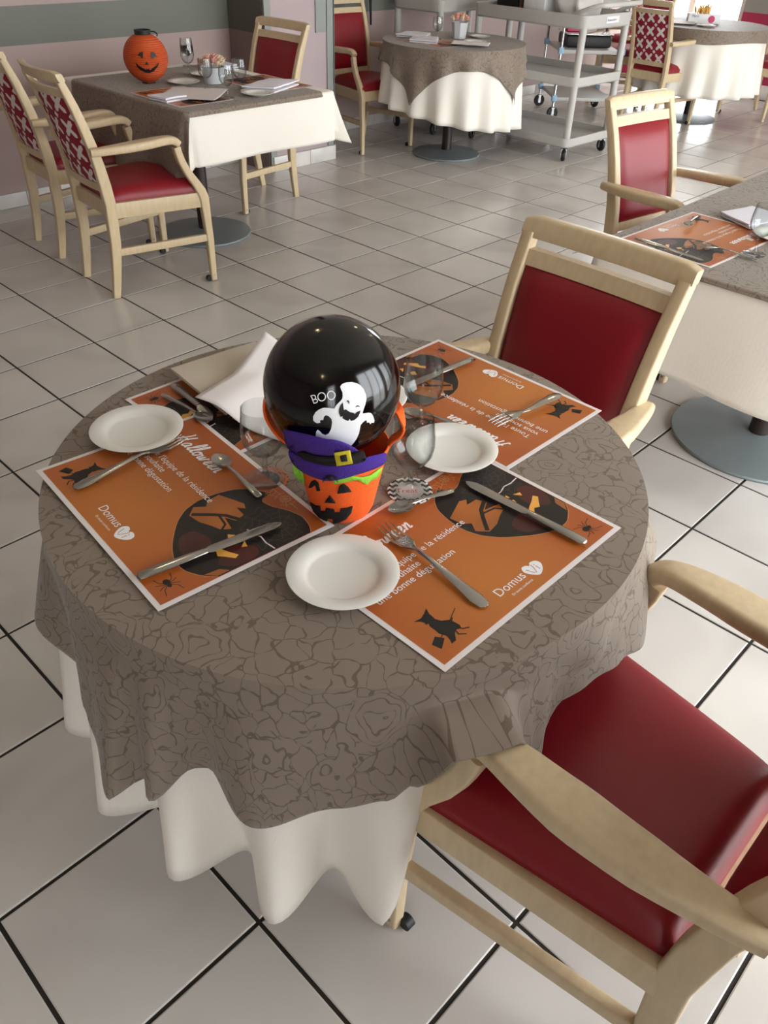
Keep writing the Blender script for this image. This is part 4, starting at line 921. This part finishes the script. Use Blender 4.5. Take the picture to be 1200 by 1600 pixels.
# ------------------------------------------------------------------ things on the other tables
def lantern():
    t = thing('paper_lantern', 'orange round paper lantern with a smiling pumpkin face on the left table', 'lantern', (.676, .63, .753)); R = .107
    def R_of(z): return R * math.sqrt(max(0, 1 - ((z - .112) / .108) ** 2)) if abs(z - .112) < .106 else .03
    prof = [(.032, .006)]
    for k in range(49):
        z = lerp(.012, .212, k / 48); prof.append((max(.03, R_of(z)) + (.0016 if k % 2 else -.0010), z))
    part(t, 'paper_globe', 'paper_o', lambda m: m.lathe(prof, n=48), smooth=25)
    part(t, 'base_ring', 'black', lambda m: m.lathe([(0, 0), (.033, 0), (.033, .014), (.028, .014), (0, .012)], n=28))
    part(t, 'top_ring', 'black', lambda m: m.lathe([(.030, .206), (.038, .206), (.040, .232), (.034, .232), (.034, .210)], n=28))
    hd = part(t, 'lantern_handle', 'black', lambda m: m.tube(cr([(.036, -.01, .222), (.050, -.025, .222), (.058, -.035, .214), (.052, -.045, .206)], 5), .003, 6))
    T0 = Vector(t.location)
    def hit(x, y, off):
        d = ray(x, y); o = CC - T0 - Vector((0, 0, .112)); b = o.dot(d); c = o.dot(o) - (R + .003 + off) ** 2; D = b * b - c; q = o + d * (-b - math.sqrt(max(0, D))); return q + Vector((0, 0, .112))
    def f(p): return [(x / 3, y / 3) for x, y in p]
    for pts in ([(645, 262), (655, 247), (670, 243), (670, 275), (663, 272), (657, 262)], [(708, 245), (722, 245), (737, 268), (725, 266), (718, 276), (708, 273)], [(688, 288), (678, 304), (699, 304)],
                [(634, 290), (640, 308), (655, 326), (680, 340), (700, 343), (722, 333), (740, 312), (747, 290), (730, 310), (712, 322), (705, 330), (700, 323), (680, 325), (668, 318), (650, 308)]):
        applique('face_applique', 'black_ink', f(pts), .001, t, hit, cuts=1, thick=0)
    return t
lantern()
def rose_pot(label, loc, hex_vase, sq=True, n=14, rv=.045, hv=.085, sp=.052):
    t = thing('rose_pot', label, 'flower pot', loc); rr = random.Random(hash(loc) & 255)
    part(t, 'pot', 'vase', lambda m: m.lathe([(0, 0), (rv * .8, 0), (rv * .82, .006), (rv, hv * .9), (rv * 1.06, hv), (rv * .98, hv), (rv * .9, hv * .85), (0, hv * .8)], n=8 if sq else 32), smooth=20 if sq else 60)
    for k in range(n):
        a = rr.uniform(0, 2 * PI); r = sp * math.sqrt((k + .3) / n); c = Vector((r * math.cos(k * 2.4), r * math.sin(k * 2.4), hv + .022 + .022 * (1 - (k / n)) + rr.uniform(-.004, .004)))
        m = MB()
        for q in range(7):
            ang_ = q * 2.4; rad = .004 + .0022 * q; tilt = .2 + .12 * q
            m.grid(4, 4, lambda u, v: (c.x + (rad * .55 + v * .006 * tilt) * math.cos(ang_ + (u - .5) * 2.3) * (1 + v * .5), c.y + (rad * .55 + v * .006 * tilt) * math.sin(ang_ + (u - .5) * 2.3) * (1 + v * .5), c.z - .012 + v * .026 * (1 - abs(u - .5) * .6) - .001 * q))
        m.build('rose', 'rose' if rr.random() < .6 else 'cream_petal', t, smooth=60, solid=.0008)
    return t
rose_pot('white bowl of pink roses among glasses on the left table', (.93, .43, .755), 0, False, 16, .058, .075, .06)
rose_pot('grey faceted pot of pink roses on the middle round table', (3.36, .84, .754), 0, True, 12, .058, .10, .058)
def card_box():
    t = thing('flower_box', 'white card box with magenta badge on the far right table', 'box', (6.02, .30, .754), math.radians(-52))
    part(t, 'card_box', 'white_pl', lambda m: m.box((0, 0, .036), (.27, .08, .07), bev=.002))
    part(t, 'badge', 'magenta', lambda m: m.lathe([(0, .0), (.028, 0), (.028, .002), (0, .002)], n=20), smooth=0)
    for ch in t.children:
        if ch.name.startswith('badge'): ch.rotation_euler = (PI / 2, 0, 0); ch.location = (.06, -.041, .034)
    m = MB(); m.add([(v.x - .11, -.0415, v.y + .045) for v in text_mesh('Merci', .026, 0, 0)[0]], text_mesh('Merci', .026, 0, 0)[1]); m.build('box_lettering', 'navy', t, smooth=0)
    rr = random.Random(3)
    for k in range(26):
        x = rr.uniform(-.07, .05); y = rr.uniform(-.03, .03); part(t, 'dried_flower', 'bread', lambda m: m.tube([(x, y, .06), (x + rr.uniform(-.02, .02), y, .10), (x + rr.uniform(-.03, .03), y + rr.uniform(-.01, .01), rr.uniform(.11, .145))], [.004, .010, .002], 6))
card_box()

# ------------------------------------------------------------------ trolleys
def rtray(m, hx, hy, z0, h, r=.06, lip=.014, deck=.02):
    def ringp(e, z):
        out = []
        for cx, cy, a0 in ((hx - r, hy - r, 0), (-hx + r, hy - r, 90), (-hx + r, -hy + r, 180), (hx - r, -hy + r, 270)):
            for k in range(6):
                a = math.radians(a0 + 18 * k); rr = max(r + e, .005); out.append((cx + rr * math.cos(a), cy + rr * math.sin(a), z))
        return out
    m.loft([ringp(-.01, z0), ringp(0, z0 + .01), ringp(.004, z0 + h), ringp(-lip, z0 + h), ringp(-lip - .004, z0 + deck), ringp(-lip - .008, z0 + deck)])
def caster_wheel(t, x, y, rz, R=.045, name='caster'):
    m = MB(); c, s = math.cos(rz), math.sin(rz)
    ring = [(R * .35, -.012), (R * .9, -.012), (R, -.006), (R, .006), (R * .9, .012), (R * .35, .012)]
    vs = []; n = 20
    for j in range(n):
        a = 2 * PI * j / n
        for r, w in ring: vs.append((x + c * r * math.cos(a) - s * w, y + s * r * math.cos(a) + c * w, R + .0005 + r * math.sin(a)))
    k = len(ring); m.add(vs, [(j * k + i, ((j + 1) % n) * k + i, ((j + 1) % n) * k + (i + 1) % k, j * k + (i + 1) % k) for j in range(n) for i in range(k)])
    o = m.build(name, 'black', t)
    part(o, 'caster_fork', 'chrome', lambda m: m.box((x - s * .018, y + c * .018, R + .012), (.02, .003, R * 1.3), rz=rz).box((x + s * .018, y - c * .018, R + .012), (.02, .003, R * 1.3), rz=rz).box((x, y, R * 1.85), (.03, .042, .008), rz=rz)); return o
def service_trolley(label, loc, rz, hx, hy, mat='trolley', handles=(-1,), cz=(.10, .50, .855)):
    t = thing('service_trolley', label, 'trolley', loc, rz)
    part(t, 'bottom_tray', mat, lambda m: rtray(m, hx, hy, cz[0], .065), smooth=40)
    part(t, 'middle_tray', mat, lambda m: rtray(m, hx, hy, cz[1], .065), smooth=40)
    part(t, 'top_tray', mat, lambda m: rtray(m, hx, hy, cz[2], .085, lip=.016), smooth=40)
    for sx in (-1, 1):
        for sy in (-1, 1):
            part(t, 'post', mat, lambda m: m.tube([(sx * (hx - .035), sy * (hy - .035), cz[0] + .01), (sx * (hx - .035), sy * (hy - .035), cz[2] + .02)], .026, 14), smooth=60)
            caster_wheel(t, sx * (hx - .05), sy * (hy - .05), random.uniform(0, 3))
    for e in handles:
        zt = cz[2] + .08
        pts = cr([(-hx + .03, e * (hy - .14), zt - .01), (-hx + .02, e * (hy - .05), zt + .03), (-hx + .05, e * (hy + .05), zt + .065), (-hx + .13, e * (hy + .09), zt + .07), (hx - .13, e * (hy + .09), zt + .07), (hx - .05, e * (hy + .05), zt + .065), (hx - .02, e * (hy - .05), zt + .03), (hx - .03, e * (hy - .14), zt - .01)], 5)
        part(t, 'push_handle', mat, lambda m: m.sweep(pts, .03, .022, side=(0, 0, 1), r=.5, seg=3), smooth=60)
    return t
t1 = service_trolley('pale grey plastic three-shelf trolley with a carrier bag on top', (4.055, .545, 0), math.radians(-1), .305, .50)
part(t1, 'label_sticker', 'white_pl', lambda m: m.box((.02, -.505, .905), (.16, .004, .04)))
m = MB(); vs, fs = text_mesh('Restauration', .022, 0, 0); m.add([(v.x - .05, -.508, v.y + .898) for v in vs], fs); m.build('sticker_lettering', 'navy', t1, smooth=0)
service_trolley('darker grey trolley against the wall behind the middle round table', (4.10, 1.50, 0), math.radians(2), .50, .25, handles=(), mat='trolley')
# loads on the trolleys
def on_trolley(x, y, z=0):
    a = math.radians(-1); return (4.055 + x * math.cos(a) - y * math.sin(a), .545 + x * math.sin(a) + y * math.cos(a), z)
def bagf():
    x, y, z = on_trolley(-.02, -.24, .876); t = thing('carrier_bag', 'crumpled white carrier bag standing on the grey trolley', 'bag', (x, y, z))
    def bg_(u, v):
        a = 2 * PI * u; w = interp([(0, .12), (.3, .15), (.7, .14), (1, .10)], v); n_ = noise.noise(Vector((math.cos(a) * 2, math.sin(a) * 2, v * 4))) * .028
        cx = abs(math.cos(a)) ** .6 * math.copysign(1, math.cos(a)); sy = abs(math.sin(a)) ** .6 * math.copysign(1, math.sin(a))
        return ((w * 1.15 + n_) * cx, (w * .8 + n_) * sy, v * .34)
    part(t, 'bag_body', 'bag', lambda m: m.grid(48, 24, bg_), smooth=70)
    part(t, 'bag_handle', 'bag', lambda m: m.sweep(cr([(-.05, .03, .28), (-.05, .02, .37), (.0, .0, .42), (.05, -.01, .37), (.05, -.02, .28)], 5), .035, .003, side=(0, 1, 0)), smooth=60)
    part(t, 'bag_print', 'navy', lambda m: m.add([(-.128 - .0, -(v.x - .04), v.y + .10) for v in text_mesh('Merci', .05, 0, 0)[0]], text_mesh('Merci', .05, 0, 0)[1]), smooth=0)
bagf()
x, y, z = on_trolley(-.06, .02, .876)
b1 = thing('storage_tub', 'white plastic tub on the trolley between bag and black crate', 'tub', (x, y, z), math.radians(-1))
part(b1, 'tub', 'white_pl', lambda m: m.box((0, 0, .115), (.30, .19, .23), bev=.012)); part(b1, 'lid', 'cream_pl', lambda m: m.box((0, 0, .238), (.31, .20, .016), bev=.004))
x, y, z = on_trolley(-.02, .30, .876)
b2 = thing('black_crate', 'tall black crate standing on the grey trolley', 'crate', (x, y, z), math.radians(-1))
part(b2, 'crate_body', 'black', lambda m: m.box((0, 0, .15), (.28, .20, .30), bev=.01)); part(b2, 'wooden_side', 'brownwood', lambda m: m.box((0, -.115, .14), (.26, .022, .28), bev=.003))
for k, (px_, mt, lb) in enumerate([(3.85, 'cream_pl', 'beige bin on the wall-side trolley behind the roses'), (4.20, 'base_metal', 'grey bin on the wall-side trolley')]):
    t = thing('bin', lb, 'bin', (px_, 1.42 + .06 * k, .876)); part(t, 'bin_body', mt, lambda m: m.lathe([(0, 0), (.09, 0), (.11, .2), (.116, .205), (.108, .2), (.088, .01), (0, .01)], n=28), smooth=50)
def steel_cart():
    t = thing('steel_cart', 'chrome clearing cart with blue clamps behind the grey trolley', 'trolley', (5.37, 1.05, 0), math.radians(-43)); hx, hy = .27, .29
    for sx in (-1, 1):
        for sy in (-1, 1):
            p = part(t, 'post', 'chrome', lambda m: m.tube([(sx * hx, sy * hy, .10), (sx * hx, sy * hy, .98)], .0125, 10))
            for z in (.17, .54): part(p, 'clamp', 'blue', lambda m: m.box((sx * hx, sy * hy, z), (.045, .04, .05), bev=.006))
            caster_wheel(t, sx * hx, sy * hy, 1.0 + sx, .05)
    for z, nm in ((.16, 'bottom_shelf'), (.53, 'middle_shelf'), (.90, 'top_shelf')):
        part(t, nm, 'trolley', lambda m: m.box((0, 0, z), (2 * hx - .03, 2 * hy - .03, .03), bev=.006))
    part(t, 'rail', 'chrome', lambda m: m.tube([(-hx, -hy, .98), (hx, -hy, .98), (hx, hy, .98), (-hx, hy, .98), (-hx, -hy, .98)], .0125, 10))
    return t
steel_cart()
t = thing('glass_dish', 'dark serving dish on the middle shelf of the chrome cart', 'dish', (5.37, 1.05, .545), math.radians(-43))
part(t, 'dish', 'black', lambda m: m.box((0, 0, .05), (.40, .34, .09), bev=.02)); part(t, 'lid', 'chrome', lambda m: m.box((0, 0, .105), (.41, .35, .012), bev=.004)); part(t, 'red_wrapper', 'magenta', lambda m: m.box((-.1, 0, .125), (.16, .12, .025), bev=.006))
for k, xx in enumerate((3.32, 3.42)):
    o = MB().sweep(cr([(xx, RY1 - .02, 1.5), (xx + .01, RY1 - .03, 1.2), (xx + .0, RY1 - .05, .95), (xx + .02, RY1 - .04, .74)], 5), [.012 + .016 * math.sin(PI * i / 15) for i in range(16)], .014, side=(1, 0, 0), r=.4).build('hanging_strap', 'black'); tag(o, ('left' if k == 0 else 'right') + ' one of two black straps hanging on the wall behind the pier', 'strap', 'hanging straps')
